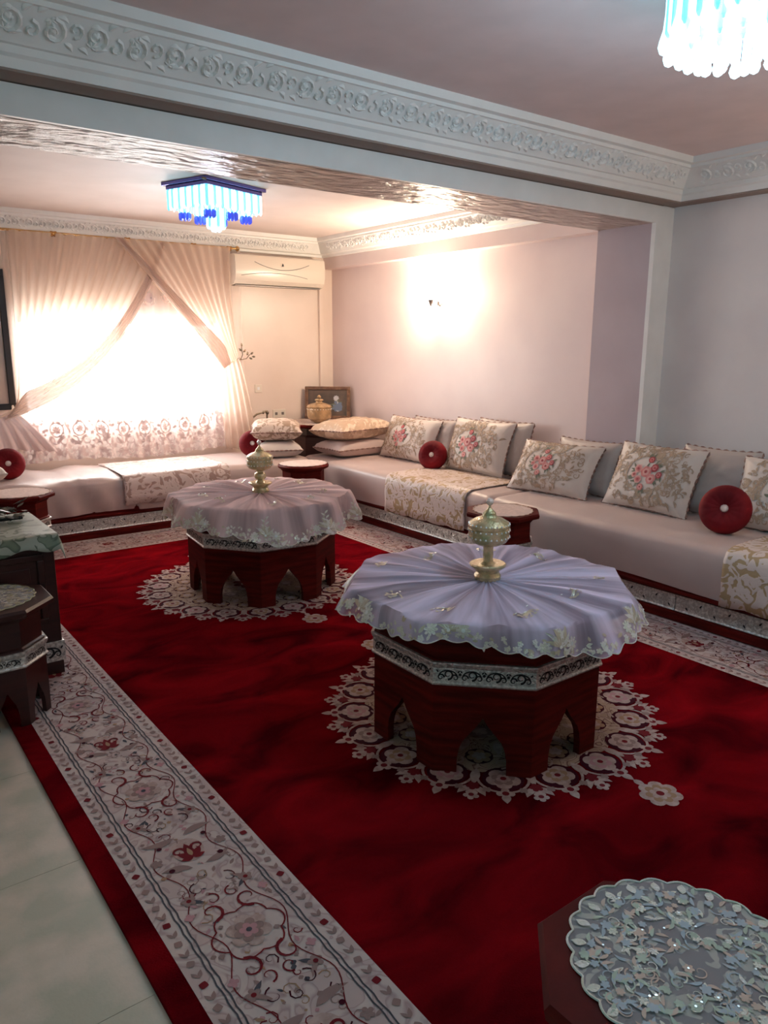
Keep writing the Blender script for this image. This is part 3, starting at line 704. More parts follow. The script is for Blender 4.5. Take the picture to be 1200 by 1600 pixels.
# ---- draped organza cloths
def cloth(name, label, cx, cy, mats, seed, rot, hang, zt):
    rn = random.Random(seed)
    NT = 160; Rt = 0.508
    def Rtop(a):
        b_ = ((a-rot+pi/8) % (pi/4))-pi/8
        return Rt/cos(b_)
    ph = [rn.random()*6.28 for _ in range(6)]
    def hl(a):
        base = hang(a)
        return base + 0.016*abs(sin(a*21+ph[0]))+0.008*sin(a*9+ph[1])
    def surf(a, q, h=0.0):
        """q: 0..1 on top, above 1 metres of overhang = q-1"""
        R = Rtop(a)
        pl = (abs(sin(a*8.5+ph[2]+.6*sin(3*a)))**3*0.017 + 0.010*abs(sin(a*19+ph[3]))**4)
        if q <= 1:
            r = R*q*1.012; z = zt + 0.003 + pl*(0.25+min(q*1.8,1)*0.75)*(1-0.6*max(0,q-.7)/.3) + h
            if q < 0.13: z = zt+0.003+pl*q/0.13*.5+h
        else:
            d = q-1; R = R*1.012
            fold = 0.020*sin(a*10+ph[4])+0.012*sin(a*23+ph[5])
            fl = 0.34+0.20*sin(a*2+ph[1])*1
            rr = R + 0.010*(1-math.exp(-d*60)) + d*fl + fold*min(d/.12, 1.2) + h*.9
            z = zt + 0.003 + 0.004*math.exp(-d*60) - d*(0.93) + h*.3
            r = rr
        return (r*cos(a), r*sin(a), z)
    T = thing(name, label, 'tablecloth', (cx,cy,0))
    nq = 14; nd = 10
    b = MB(); vs = []; fs = []
    rows = [j/nq for j in range(1,nq+1)]+[None]*nd
    for j in range(nq+nd):
        for k in range(NT):
            a = 2*pi*k/NT
            q = (j+1)/nq if j < nq else 1+hl(a)*(j-nq+1)/nd
            vs.append(surf(a, q))
    vs.append((0,0,zt+.003)); c0 = len(vs)-1
    for j in range(nq+nd-1):
        for k in range(NT): k2 = (k+1) % NT; fs.append((j*NT+k, j*NT+k2, (j+1)*NT+k2, (j+1)*NT+k)[::-1])
    for k in range(NT): fs.append((c0, k, (k+1) % NT))
    b.add(vs, fs); b.build('veil', mats[0], T, smooth=60)
    # piping on the scalloped hem
    b = MB(); b.tube([surf(2*pi*k/(NT*2), 1+hl(2*pi*k/(NT*2))) for k in range(NT*2+1)], 0.0022, 5); b.build('hem', EMB, T, smooth=60)
    # embroidery: clusters near the hem and sprigs on the top.  2-D coords: x = arc (a*0.55), y = q-1 (metres outward)
    o = Orn(); W_ = 0.56
    nb = 9
    for k in range(nb):
        a0 = 2*pi*(k+.35*rn.random())/nb; L = hl(a0)
        x = a0*W_; y = L-.035
        o.flower(x+.05, y, .026, 8, EMB, 3, deep=.45); o.disc(x+.05, y, .007, SEQ, 5)
        o.flower(x-.055, y-.002, .022, 8, EMB, 3, deep=.45)
        for i in range(7):
            an = -pi/2+(-1.2+.4*i); o.leaf(x, y, .055+.02*rn.random(), .016, an, EMB if i % 2 else EMB2, 2, .1)
        o.ribbon([(x+.01*sin(j), y-j*.014) for j in range(8)], .005, EMB2, 2)
        for j in range(6): o.leaf(x, y-.02-j*.014, .028, .010, -pi/2+(.9 if j % 2 else -.9), EMB, 2)
        for i in range(4): o.leaf(x+(-.09+.05*i), y+.012, .03, .013, rn.random()*6, EMB2, 2)
        o.disc(x, y, .006, SEQ, 4)
    for k in range(420):
        a0 = rn.random()*2*pi; x = a0*W_; L = hl(a0)
        y = L-.006-.05*rn.random()**1.5
        if rn.random() < .6: o.leaf(x, y, .020, .010, rn.random()*6.3, EMB if rn.random()<.6 else EMB2, 2)
        else: o.flower(x, y, .010, 5, EMB, 2, deep=.4)
    def fhem(x, y, h): return surf(x/W_, 1+max(0.002, y), h)
    o.build('hem_embroidery', fhem, T, unit=0.0009)
    o = Orn()
    for k in range(9):
        a0 = 2*pi*k/9+rn.random()*.3; rr = .33+.10*rn.random(); x, y = rr*cos(a0), rr*sin(a0)
        for j in range(8):
            an = a0+rn.uniform(-1.6,1.6); o.leaf(x, y, .036, .006, an, EMB2, 2, .2)
            o.flower(x+.04*cos(an), y+.04*sin(an), .006, 5, EMB2, 2, deep=.4)
        o.disc(x, y, .005, SEQ, 4); o.disc(x+.03, y+.02, .004, SEQ, 4); o.disc(x-.035, y+.01, .004, SEQ, 4)
    def ftop(x, y, h):
        a = atan2(y, x); r = sqrt(x*x+y*y)
        return surf(a, min(1, r/(Rtop(a)*1.012)), h+.001)
    o.build('sprigs', ftop, T, unit=0.0009)
    return T
cloth('tablecloth', 'lavender organza veil with silver embroidered scalloped hem, draped on the near table', TNX, TNY, (VEIL,), 3, 0.0,
      lambda a: 0.092+0.030*cos(a-0.2)+0.014*cos(4*a)+0.010*sin(3*a+1), ZR+.588)
cloth('tablecloth', 'pinkish beige organza veil with pale embroidered hem, draped on the far table', TFX, TFY, (VEIL2,), 8, radians(-7),
      lambda a: 0.135+0.035*cos(a+0.9)+0.02*cos(4*a+1), ZR+.588)

# ---- lidded glass compotes
def compote(name, label, loc, s=1.0, beads=False, gm=None):
    gm = gm or GOLDGL
    T = thing(name, label, 'glass dish', loc)
    b = MB(); b.lathe([(r*s,z*s) for r,z in ((.046,0),(.052,.004),(.053,.018),(.044,.032),(.050,.042),(.069,.056),(.072,.064),(.066,.068),(.03,.066),(.022,.074))], 20)
    b.build('foot', gm, T, smooth=25)
    b = MB()
    if beads: b.lathe([(r*s,z*s) for r,z in ((.020,.07),(.020,.08),(.034,.09),(.038,.105),(.034,.120),(.020,.128),(.018,.14))], 10)
    else: b.lathe([(r*s,z*s) for r,z in ((.021,.07),(.019,.085),(.021,.10),(.019,.12),(.021,.14))], 10)
    b.build('stem', gm, T, smooth=25)
    b = MB(); b.lathe([(r*s,z*s) for r,z in ((.02,.136),(.045,.142),(.068,.154),(.077,.168),(.079,.172),(.079,.206),(.076,.210),(.072,.206),(.070,.175),(.04,.155))], 24)
    b.build('bowl', gm, T, smooth=25)
    L = MB(); L.lathe([(r*s,z*s) for r,z in ((.080,.2105),(.081,.222),(.074,.232),(.055,.244),(.032,.252),(.026,.258),(.024,.268),(.012,.280),(.006,.288),(.004,.296))], 24)
    lid = L.build('lid', gm, T, smooth=25)
    b = MB(); b.lathe([(r*s,z*s) for r,z in ((.003,.294),(.010,.299),(.0145,.308),(.0145,.314),(.009,.322),(.002,.326))], 8); b.build('knob', CRYST, lid)
    # faceted studs round the bowl
    st = MB()
    for k in range(24):
        a = 2*pi*(k+.5)/24
        for zz in (.176,.202,.226):
            r = (.0798 if zz < .21 else .0785)*s; x, y = r*cos(a), r*sin(a); e = .0032*s
            st.lathe([(e,-e),(e*1.2,0),(e*.4,e)], 5, (x,y,zz*s))
    o = st.build('studs', SEQ, T); o['kind'] = 'stuff'
    return T
ZT = ZR+.588+.0035
compote('glass_compote', 'gilded glass compote with lid and crystal knob on the lavender covered near table', (TNX,TNY,ZT), 1.0)
compote('glass_compote', 'gilded glass compote with beaded stem on the pinkish beige covered far table', (TFX,TFY,ZT), 1.0, True)

# ================================================================== STOOLS
def stool(label, cx, cy, rot, H=0.488, ap=0.175, top=0.217, round_=False, m=WOOD):
    T = thing('side_stool', label, 'stool', (cx,cy,ZR if 0.3 < cx else 0), (0,0,rot))
    P = octa(ap); b = MB(); hb = H*.50
    for k in range(8): arch_side(b, P[k], P[(k+1)%8], 0, hb, .018, .078, hb*.62)
    b.prism(octa(ap-.02), hb-.008, hb)
    b.build('base', m, T, smooth=20)
    ring_band('silver_band', P, hb, hb+.066, .003, T)
    b = MB(); b.rings([[(x,y,z) for x,y in octa(a)] for a, z in ((ap,hb-.002),(ap,hb+.075),(ap-.008,hb+.08),(ap-.008,H-.06),(ap+.012,H-.035))]); b.build('neck', m, T)
    b = MB()
    if round_: b.lathe([(top-.012,H-.035),(top,H-.028),(top+.002,H-.012),(top-.008,H)], 32)
    else: b.rings([[(x,y,z) for x,y in octa(a)] for a, z in ((top-.02,H-.036),(top,H-.028),(top+.003,H-.010),(top-.006,H))])
    b.build('top', m, T, smooth=25 if round_ else 0)
    return T
def doily(label, cx, cy, z, R, m, emb, seed=1, rot=0, lift=.0015, sq=1.0, pats=True, hang=0.0):
    rn = random.Random(seed); T = thing('lace_doily', label, 'doily', (cx,cy,z), (0,0,rot))
    b = MB(); NT = 96; vs = [(0,0,lift)]; fs = []
    def rad(a): return R*(0.955+0.045*abs(sin(a*12)))*(1+.03*sin(2*a+seed))
    nr = 8
    def hz(r, a): return lift+.0008*sin(r*60+a*3)+max(0,(r-R*.9))*0.0
    for j in range(1,nr+1):
        for k in range(NT):
            a = 2*pi*k/NT; r = rad(a)*j/nr; vs.append((r*cos(a)*sq, r*sin(a), hz(r,a)))
    for k in range(NT): fs.append((0,1+k,1+(k+1)%NT))
    for j in range(nr-1):
        for k in range(NT): fs.append((1+j*NT+k, 1+(j+1)*NT+k, 1+(j+1)*NT+(k+1)%NT, 1+j*NT+(k+1)%NT))
    b.add(vs, fs); b.build('net', m, T, smooth=60)
    b = MB(); b.tube([(rad(2*pi*k/192)*cos(2*pi*k/192)*sq, rad(2*pi*k/192)*sin(2*pi*k/192), lift+.001) for k in range(193)], .0022, 5); b.build('edging', emb[0], T, smooth=60)
    if pats:
        o = Orn()
        n = int(R*2100)
        for k in range(n):
            a = rn.random()*6.283; r = R*(.04+.82*sqrt(rn.random())); x, y = r*cos(a), r*sin(a)
            q = rn.random()
            if q < .5: o.leaf(x, y, .024, .007, rn.random()*6.28, rn.choice(emb), 1.5+q, .1)
            elif q < .8: o.flower(x, y, .006+.005*rn.random(), 6, rn.choice(emb), 2, deep=.4)
            else: o.scroll(x, y, .014, rn.random()*6, 1, .003, rn.choice(emb), 2)
            if rn.random() < .05: o.disc(x, y, .0022, SEQ, 4, 6)
        for k in range(24):
            a = 2*pi*(k+.5)/24; o.leaf(R*.84*cos(a), R*.84*sin(a), R*.13, R*.07, a, emb[0], 2); o.flower(R*.80*cos(a), R*.80*sin(a), .008, 5, emb[-1], 2.6, deep=.4)
            o.scroll(R*.90*cos(a), R*.90*sin(a), R*.045, a, 1, .004, emb[0], 2.2)
        o.build('embroidery', lambda x,y,h: (x*sq, y, lift+.001+h), T, unit=.0005)
    return T
HS = 0.488
GRNE = mat('celadon_thread', (0.40,0.48,0.38,1), 0.5); PCHE = mat('peach_thread', (0.55,0.40,0.32,1), 0.5); GRYB = mat('blue_grey_thread', (0.36,0.42,0.48,1), 0.5)
OCH = mat('straw_thread', (0.40,0.37,0.22,1), 0.5)
stool('octagonal red stool at the bottom right corner of the picture, nearest the camera', 1.01, 0.54, 0)
doily('silvery blue floral lace doily on the nearest stool', 1.045, 0.535, ZR+HS, .203, DOILY, (EMB,GRNE,PCHE,GRYB), 5)
stool('octagonal red stool standing against the right sofa behind the near table', 3.345, 3.215, 0)
doily('pale pink lace doily on the stool against the right sofa', 3.345, 3.215, ZR+HS, .190, DOILYW, (PCHE,ETAN), 6, pats=False)
stool('octagonal red stool at the left edge, with silver band and straw coloured doily', 0.47, 3.235, 0, m=DWOOD)
doily('straw coloured lace doily on the stool at the left edge', 0.455, 3.245, ZR+HS, .185, DOILY, (OCH,EMB,EMB2), 7)
stool('round topped red stool in the corner between the two sofas', 3.32, 5.56, 0, round_=True)
doily('white doily covering the round topped corner stool', 3.32, 5.56, ZR+HS, .200, DOILYW, (CUSHW,), 8, pats=False)
stool('octagonal red stool before the left end of the window sofa', 1.055, 5.56, 0)
doily('cream lace doily on the stool before the window sofa', 1.055, 5.56, ZR+HS, .205, DOILYW, (PCHE,CUSHW), 9, pats=False)

# ================================================================== SOFAS
def silver_relief_panel(L, H, seed):
    a = Orn(); rn = random.Random(seed); P = H*1.2; n = int(L/P); P = L/n
    for k in range(n):
        c = (k+.5)*P; sg = 1 if k % 2 else -1
        a.scroll(c, H*.5, H*.36, -pi/2*sg, 1.3, H*.11, SILVERL, 2, sg, n=12)
        a.leaf(c+P*.3, H*.5-sg*H*.2, H*.5, H*.18, .5*sg, SILVERL, 2, rel=.002); a.flower(c, H*.5, H*.13, 5, SILVERL, 3, deep=.4)
        a.leaf(c-P*.1, H*.5+sg*H*.1, H*.4, H*.14, 2.2*sg, BLACKM, 1.2)
    return a
def sofa_base(name, label, axis, c, a0, a1, depth, joints):
    """platform whose front face stands at coordinate c; axis 'x' runs along x (faces -y), 'y' runs along y (faces -x)"""
    T = thing(name, label, 'sofa', (0,0,0))
    def P(a, d, z): return (a, c+d, z) if axis == 'x' else (c+d, a, z)
    def sweep(prof, m, nm_, s0, s1, par=T, sm=0):
        b = MB(); r = [[P(s, d, z) for d, z in prof] for s in (s0, s1)]; b.rings(r); return b.build(nm_, m, par, smooth=sm)
    z0 = ZR
    sweep([(.02,z0),(.0,z0+.004),(.0,.060),(.012,.066),(depth,.066),(depth,z0)], WOOD, 'plinth', a0, a1)
    sweep([(.03,.160),(.012,.164),(-.004,.176),(-.006,.190),(.004,.198),(.004,.222),(.012,.232),(depth,.232),(depth,.160)], WOOD, 'rail', a0, a1, sm=25)
    sweep([(.03,.06),(.03,.17),(depth,.17),(depth,.06)], WOOD, 'carcass', a0, a1)
    js = [a0]+joints+[a1]
    for i in range(len(js)-1):
        q0, q1 = js[i]+.003, js[i+1]-.003
        pn = sweep([(.016,.068),(.010,.072),(.016,.080),(.018,.148),(.010,.154),(.012,.162),(.030,.162),(.030,.066)], SILVERL if False else SILVER, 'silver_panel', q0, q1)
        og = silver_relief_panel(q1-q0-.02, .066, i)
        og.build('relief', lambda x,y,h: P(q0+.01+x, .0168-h, .081+y), pn, unit=.001)
    return T
sofa_base('banquette', 'low red wood and silver platform of the window sofa', 'x', 5.93, -0.30, 3.64, .78, [.8, 2.198])
sofa_base('banquette', 'low red wood and silver platform of the right-hand sofa', 'y', 3.656, -0.6, 6.15, .80, [.8, 2.20, 3.6, 5.0])

def mattress(label, axis, c, a0, a1, depth, z0, z1, seed, wr=0.006, over=0.0, skirt=0.03):
    """soft mattress under a satin cover; cross-section swept, with wrinkles"""
    T = thing('mattress', label, 'mattress', (0,0,0)); rn = random.Random(seed)
    prof = []
    h = z1-z0; R = .075
    prof += [(-.004, z0-skirt), (-.012, z0+.02), (-.016, z0+h*.35), (-.014, z0+h*.6)]
    for k in range(1,7):
        t = k/6*pi/2; prof.append((-.014+R-R*cos(t), z1-R*.8+R*.8*sin(t)))
    for k in range(1,7): prof.append((R+(depth-R-.03)*k/6, z1+.006*sin(pi*k/6)))
    prof += [(depth, z1-.03), (depth, z0)]
    n = int((a1-a0)/.03); b = MB(); rr = []
    for i in range(n+1):
        s = a0+(a1-a0)*i/n; r = []
        e = min(i, n-i)/n*(a1-a0); ed = max(0, 1-e/.03)
        for j, (d, z) in enumerate(prof):
            w_ = wr*noise.noise(Vector((s*5, (d+z)*4+s*1.5, seed*3.3)))+wr*.7*abs(noise.noise(Vector((s*11+z*9, d*3, seed))))
            if j == 0: z += .010*sin(s*4+seed)
            if j >= len(prof)-2: w_ = 0
            dd, zz = d-w_*(1 if j < 6 else 0)+ed*.02, z+(w_ if j >= 6 else 0)-(ed*.02 if j > 6 else 0)
            r.append((s, c+dd, zz) if axis == 'x' else (c+dd, s, zz))
        rr.append(r)
    b.rings(rr, None, True)
    b.build('satin_cover', SATIN, T, smooth=50)
    return T, prof
W1, PROFW = mattress('rose satin mattress of the window sofa, creased at its left end', 'x', 5.93, -.28, 1.985, .78, .236, .478, 1, .024)
W2, _ = mattress('rose satin mattress of the window sofa under the damask runner', 'x', 5.93, 1.992, 3.63, .78, .236, .478, 2, .006)
R1, PROFR = mattress('rose satin mattress of the right sofa, from the corner to behind the small stool', 'y', 3.656, 3.648, 6.13, .80, .236, .474, 3, .006)
R2, _ = mattress('long satin mattress in the near half of the right sofa', 'y', 3.656, -.58, 3.642, .80, .236, .474, 4, .006)
def throw(label, axis, c, a0, a1, prof, m, seed, zlow, dmax, scal=0.0):
    T = thing('sofa_runner', label, 'throw', (0,0,0)); rn = random.Random(seed)
    pts = [(-.030, zlow)] + [(d-.012 if j < 7 else d, z+(.012 if j >= 6 else .004)) for j, (d, z) in enumerate(prof) if z > zlow+.02 and j > 0 and d < dmax][:13]
    n = int((a1-a0)/.02); b = MB(); rr = []
    for i in range(n+1):
        s = a0+(a1-a0)*i/n; r = []
        for j, (d, z) in enumerate(pts):
            q = .004*noise.noise(Vector((s*7, j*.8, seed)))+.002
            if j == 0: z = z - .012*abs(sin(s*14)) - .02*(s-a0)/(a1-a0)*(1 if scal else 0)
            r.append((s, c+d-q*(j < 7), z+q*(j >= 7)) if axis == 'x' else (c+d-q*(j < 7), s, z+q*(j >= 7)))
        rr.append(r)
    b.rings(rr, None, False, closed=False)
    b.build('damask_cloth', m, T, smooth=50, solid=.003)
    return T
throw('gold and ivory damask runner over the middle of the right sofa', 'y', 3.656, 3.86, 4.80, PROFR, DAMASK, 1, .205, .72, 1)
throw('gold and ivory damask runner at the right edge of the picture', 'y', 3.656, .95, 1.93, PROFR, DAMASK, 2, .215, .72, 1)
throw('rose and ivory damask runner over the window sofa', 'x', 5.93, 1.89, 2.80, PROFW, DAMASKG, 3, .26, .70)

# ================================================================== CUSHIONS
def cush_fn(W_, H_, T_, pinch=.07, seed=0, crump=0.0, edge=.004):
    def f(u, v, side=1, h=0.0):
        e = (max(0, 1-abs(u)**3.0)*max(0, 1-abs(v)**3.0))**.5
        x = W_/2*u*(1-pinch*(1-v*v)); z = H_/2*v*(1-pinch*(1-u*u)*.9)
        t = T_/2*e*(1+.10*noise.noise(Vector((u*2, v*2, seed)))) + (crump*noise.noise(Vector((u*6, v*6, seed+side*5)))*e)
        return (x, -side*(t+edge*(1-.85*max(abs(u),abs(v))**14 if edge > .01 else 1))-side*h, z+H_/2)
    return f
def cushion(name, label, W_, H_, T_, m, loc, rot, cat='cushion', seed=0, cord=CORD, emb=None, crump=0.0, pinch=.07, group=None, back=None, edge=.004):
    T = thing(name, label, cat, loc, rot, group); f = cush_fn(W_, H_, T_, pinch, seed, crump, edge)
    b = MB(); n = 22
    for side in (1, -1):
        mm = m if side == 1 or back is None else back
        def g(u, v): return f(u*2-1, v*2-1, side)
        vs = [g(i/n, j/n) for j in range(n+1) for i in range(n+1)]
        fs = [(j*(n+1)+i, j*(n+1)+i+1, (j+1)*(n+1)+i+1, (j+1)*(n+1)+i) for j in range(n) for i in range(n)]
        if side == -1: fs = [q[::-1] for q in fs]
        b.add(vs, fs, mm)
    # gusset joining the faces
    per = [(i/n*2-1,-1) for i in range(n)]+[(1,i/n*2-1) for i in range(n)]+[(1-i/n*2,1) for i in range(n)]+[(-1,1-i/n*2) for i in range(n)]
    A = [f(u,v,1) for u,v in per]; B = [f(u,v,-1) for u,v in per]; N_ = len(per)
    b.add(A+B, [(k,N_+k,N_+(k+1)%N_,(k+1)%N_) for k in range(N_)], m)
    b.build('cushion_cover', None, T, smooth=60)
    if cord:
        b = MB(); M_ = 160; pts = []
        for k in range(M_+1):
            q = (k % M_)/M_*4; s = int(q); t = (q-s)*2-1
            u, v = ((t,-1),(1,t),(-t,1),(-1,-t))[s]
            p = f(u, v, 1); w_ = 1+.012*sin(k*1.55)
            pts.append((p[0]*w_, 0, (p[2]-H_/2)*w_+H_/2))
        b.tube(pts, lambda t: .0055+.0022*sin(t*M_*1.55), 6); b.build('corded_trim', cord, T, smooth=60)
    if emb:
        o = emb(W_, H_)
        def fn(x, y, h):
            u = max(-.97, min(.97, x/(W_/2))); v = max(-.97, min(.97, y/(H_/2)))
            return f(u, v, 1, h+.0015)
        o.build('embroidery', fn, T, unit=.0010)
    return T
def bouquet(W_, H_, seed=1, off=0.0, frame=True):
    o = Orn(); rn = random.Random(seed); S = H_*1.12; cx = off
    # tan scroll foliage all round
    if frame:
        for k in range(210):
            a = rn.random()*2*pi; q = rn.uniform(.52, 1.0)
            x = cx+cos(a)*W_*.50*q; y = sin(a)*H_*.52*q
            x = max(cx-W_*.42, min(W_*.44, x)); y = max(-H_*.42, min(H_*.42, y))
            if ((x-cx)/(W_*.23))**2+(y/(H_*.27))**2 < 1: continue
            r = rn.random()
            if r < .45: o.scroll(x, y, S*rn.uniform(.035,.06), rn.random()*6.28, 1.1, S*.018, ETAN, 1, rn.choice((-1,1)), n=9)
            else: o.leaf(x, y, S*rn.uniform(.07,.12), S*.035, rn.random()*6.28, ETAN, 1.2, .15, n=5)
        for k in range(34):
            a = 2*pi*k/34; o.leaf(cx+cos(a)*W_*.26, sin(a)*H_*.31, S*.07, S*.03, a+pi/2+.5, ETAN, 1.4, .1, n=5)
    # roses and leaves
    sp = [(0,.02,.085),(-.13,.05,.065),(.11,.09,.06),(.10,-.07,.075),(-.09,-.10,.06),(.02,.20,.05),(-.02,-.20,.05),(-.17,-.04,.045),(.20,.0,.05)]
    for x, y, r in sp:
        for j in range(3):
            an = atan2(y, x)+rn.uniform(-1.1,1.1); o.leaf(cx+x*S, y*S, S*(r+.06), S*.035, an, EGREEN, 2, .1, n=5)
    for i, (x, y, r) in enumerate(sp):
        o.flower(cx+x*S, y*S, S*r, 6, (EROSE, EPINK, ERED)[i % 3], 3, rot=rn.random(), deep=.25, seg=18)
        o.flower(cx+x*S, y*S, S*r*.66, 5, (EPINK, EROSE, EROSE)[i % 3], 4, rot=rn.random(), deep=.3, seg=15); o.disc(cx+x*S, y*S, S*r*.28, ERED, 5, 7)
    return o
LE = radians(-25)
def rcush(label, W_, H_, y, x, seed, z=.482, lean=-25, yaw=-90, off=0.0, T_=.17):
    return cushion('embroidered_cushion', label, W_, H_, T_, CUSHW, (x, y, z), (radians(lean), 0, radians(yaw)), seed=seed, emb=lambda a, b_: bouquet(a, b_, seed, off), back=CUSHG)
def gcush(label, W_, H_, y, x, seed, lean=-14, yaw=-90, T_=.13):
    return cushion('plain_cushion', label, W_, H_, T_, CUSHG, (x, y, .482), (radians(lean), 0, radians(yaw)), seed=seed, crump=.006)
ROSEG = 'rose embroidered cushions along the right sofa'
rcush('ivory cushion with rose bouquet, farthest on the right sofa, behind the small red round cushion', .72, .40, 5.30, 4.215, 11, lean=-22, off=-.06)
rcush('upright ivory cushion with rose bouquet, second from the corner, beside the red round cushion', .66, .45, 4.40, 4.20, 12, lean=-20, off=-.05, yaw=-88)
rcush('low tilted ivory cushion with rose bouquet, behind the small stool', .66, .40, 3.48, 4.03, 13, lean=-33, off=-.06, yaw=-84)
rcush('ivory cushion with deep red roses and brown cord, left of the big red round cushion', .62, .44, 2.745, 4.10, 14, lean=-26, yaw=-92)
rcush('ivory rose bouquet cushion at the right edge, partly hidden by the big red round one', .66, .42, 1.90, 4.17, 15, lean=-22, yaw=-90)
gcush('plain grey cushion showing past the right side of the farthest rose cushion', .60, .385, 5.10, 4.37, 21, lean=-9)
gcush('plain grey cushion with dark cord showing beside the upright rose cushion', .60, .435, 4.25, 4.35, 22, lean=-10)
gcush('plain grey cushion with gathered side behind the low tilted rose cushion', .54, .385, 3.37, 4.25, 23, lean=-19)
gcush('plain grey cushion standing between the two nearest rose cushions', .50, .425, 2.42, 4.29, 24, lean=-17)
gcush('plain brown grey cushion at the right edge behind the nearest rose cushion', .70, .43, 1.78, 4.37, 25, lean=-12)
# stacked cushions in the corner (lying flat: rotate -90 about X, front face up)
def flat(name, label, W_, D_, T_, m, cx, cy_, z, yaw, seed, crump=0, cord=CORD, tilt=0):
    yw = radians(yaw)
    # local +Z (height) lies along the floor; front (-Y) faces up
    T = cushion(name, label, W_, D_, T_, m, (cx, cy_, z), (radians(-90+tilt), 0, yw), seed=seed, crump=crump, cord=cord, edge=.022)
    off = Matrix.Rotation(yw, 3, 'Z') @ Vector((0, D_/2, 0))
    T.location = (cx-off.x, cy_-off.y, z+T_/2+.018)
    return T
flat('stacked_cushion', 'plain pink beige cushion lying under the crumpled gold one in the corner', .64, .42, .12, SATIN, 4.05, 5.86, .480, 4, 31)
flat('stacked_cushion', 'crumpled gold satin cushion lying on top of the right-hand corner stack', .70, .46, .15, CUSHGOLD, 4.06, 5.88, .640, 10, 32, crump=.012, tilt=-2)
flat('stacked_cushion', 'plain white cushion at the bottom of the left-hand corner stack', .42, .42, .11, CUSHW, 3.42, 6.20, .482, -20, 33)
flat('stacked_cushion', 'tan floral cushion on top of the left-hand corner stack', .46, .42, .14, CUSHTAN, 3.43, 6.22, .626, -28, 34, crump=.006, tilt=4)
flat('stacked_cushion', 'white cushion lying at the left end of the window sofa, partly out of the picture', .42, .36, .12, CUSHW, .86, 6.18, .488, 8, 35, cord=None)
cushion('leaning_cushion', 'ivory cushion leaning at the left edge above the white one', .40, .34, .12, CUSHW, (.90, 6.34, .62), (radians(-20),0,radians(20)), seed=36, cord=None)

def round_cushion(label, R, loc, yaw, lean, z):
    T = thing('round_cushion', label, 'cushion', (loc[0], loc[1], z), (radians(-lean), 0, radians(yaw)))
    b = MB(); n = 48; rings = []
    prof = []
    for k in range(15):
        t = -pi/2+pi*k/14
        prof.append((R-.055+.055*cos(t), .055*sin(t)))
    prof = [(0.012,-.025),(R*.3,-.045),(R*.6,-.056)]+prof[1:-1]+[(R*.6,.056),(R*.3,.045),(.012,.025)]
    for r, y in prof:
        ring = []
        for k in range(n):
            a = 2*pi*k/n; q = 1+(.018*abs(sin(a*8)) if r < R*.97 else 0)
            ring.append((r*cos(a), -y*(1+.10*abs(cos(a*8))*(1 if r > .02 else 0)), R+r*sin(a)))
        rings.append(ring)
    b.rings(rings); b.build('velvet_cover', VELVET, T, smooth=60)
    b = MB(); b.lathe([(.0,-.004),(.020,-.004),(.023,.002),(.018,.010),(.008,.014),(.001,.015)], 10)
    o = b.build('jewel_button', CRYST, T); o.location = (0,-.030,R); o.rotation_euler = (pi/2,0,0)
    return T
round_cushion('large round red velvet cushion with jewel button in front of the nearest rose cushion', .138, (3.93,2.12), -72, 22, .484)
round_cushion('small round red velvet cushion between the two farthest rose cushions', .124, (4.06,4.74), -62, 18, .480)
round_cushion('round red velvet cushion at the right end of the window sofa below the lace', .122, (3.19,6.24), -28, 16, .486)
round_cushion('round red velvet cushion at the left end of the window sofa', .120, (1.14,6.24), -10, 14, .486)

# ================================================================== CORNER TABLE, BOWL, PICTURE
CT = thing('corner_table', 'dark red octagonal corner table behind the stacked cushions', 'table', (4.12,6.52,0))
b = MB(); b.rings([[(x,y,z) for x,y in octa(a)] for a, z in ((.26,0),(.26,.60),(.24,.62),(.24,.68),(.30,.70))]); b.build('body', DWOOD, CT)
b = MB(); b.rings([[(x,y,z) for x,y in octa(a)] for a, z in ((.365,.70),(.38,.708),(.382,.726),(.372,.732))]); b.build('top', WOOD, CT)
doily('cream lace mat hanging over the dark corner table', 4.11, 6.50, .733, .370, DOILYW, (ETAN, CUSHW), 11, pats=True)
BW = thing('glass_bowl', 'large amber glass bowl with lid on the corner table', 'glass dish', (4.03,6.42,.7365))
b = MB(); b.lathe([(.05,0),(.055,.006),(.085,.022),(.112,.045),(.122,.07),(.122,.145),(.118,.150),(.112,.146),(.108,.06),(.05,.03)], 28); b.build('bowl', AMBER, BW, smooth=25)
b = MB(); b.lathe([(.124,.151),(.126,.160),(.110,.178),(.070,.192),(.035,.200),(.030,.212),(.045,.222),(.040,.232),(.015,.240)], 28); lid = b.build('lid', AMBER, BW, smooth=25)
b = MB(); b.lathe([(.004,.238),(.018,.246),(.020,.256),(.012,.268),(.003,.274)], 10); b.build('knob', AMBER, lid, smooth=25)
b = MB()
for k in range(28):
    a = 2*pi*k/28; b.lathe([(.002,-.004),(.003,0),(.001,.003)], 5, (.1228*cos(a), .1228*sin(a), .138))
o = b.build('studs', SEQ, BW); o['kind'] = 'stuff'
PA_ = Vector((4.130,6.86)); PB_ = Vector((4.475,6.53)); dd = PB_-PA_; FL = dd.length; yawp = atan2(dd.y, dd.x)
PF_ = thing('framed_picture', 'framed dark flower picture leaning in the corner behind the amber bowl', 'picture', (PA_.x, PA_.y, .7365), (radians(-5),0,yawp))
fw_ = .035; b = MB(); H_ = .335
for x0,x1,z0,z1 in ((0,FL,0,fw_),(0,FL,H_-fw_,H_),(0,fw_,fw_,H_-fw_),(FL-fw_,FL,fw_,H_-fw_)): b.box(x0,x1,-.014,.010,z0,z1)
b.build('frame', FRAMEG, PF_, bevel=.006)
b = MB(); b.box(fw_,FL-fw_,-.002,.006,fw_,H_-fw_); cv = b.build('canvas', PICT, PF_)
o = Orn(); rn = random.Random(4)
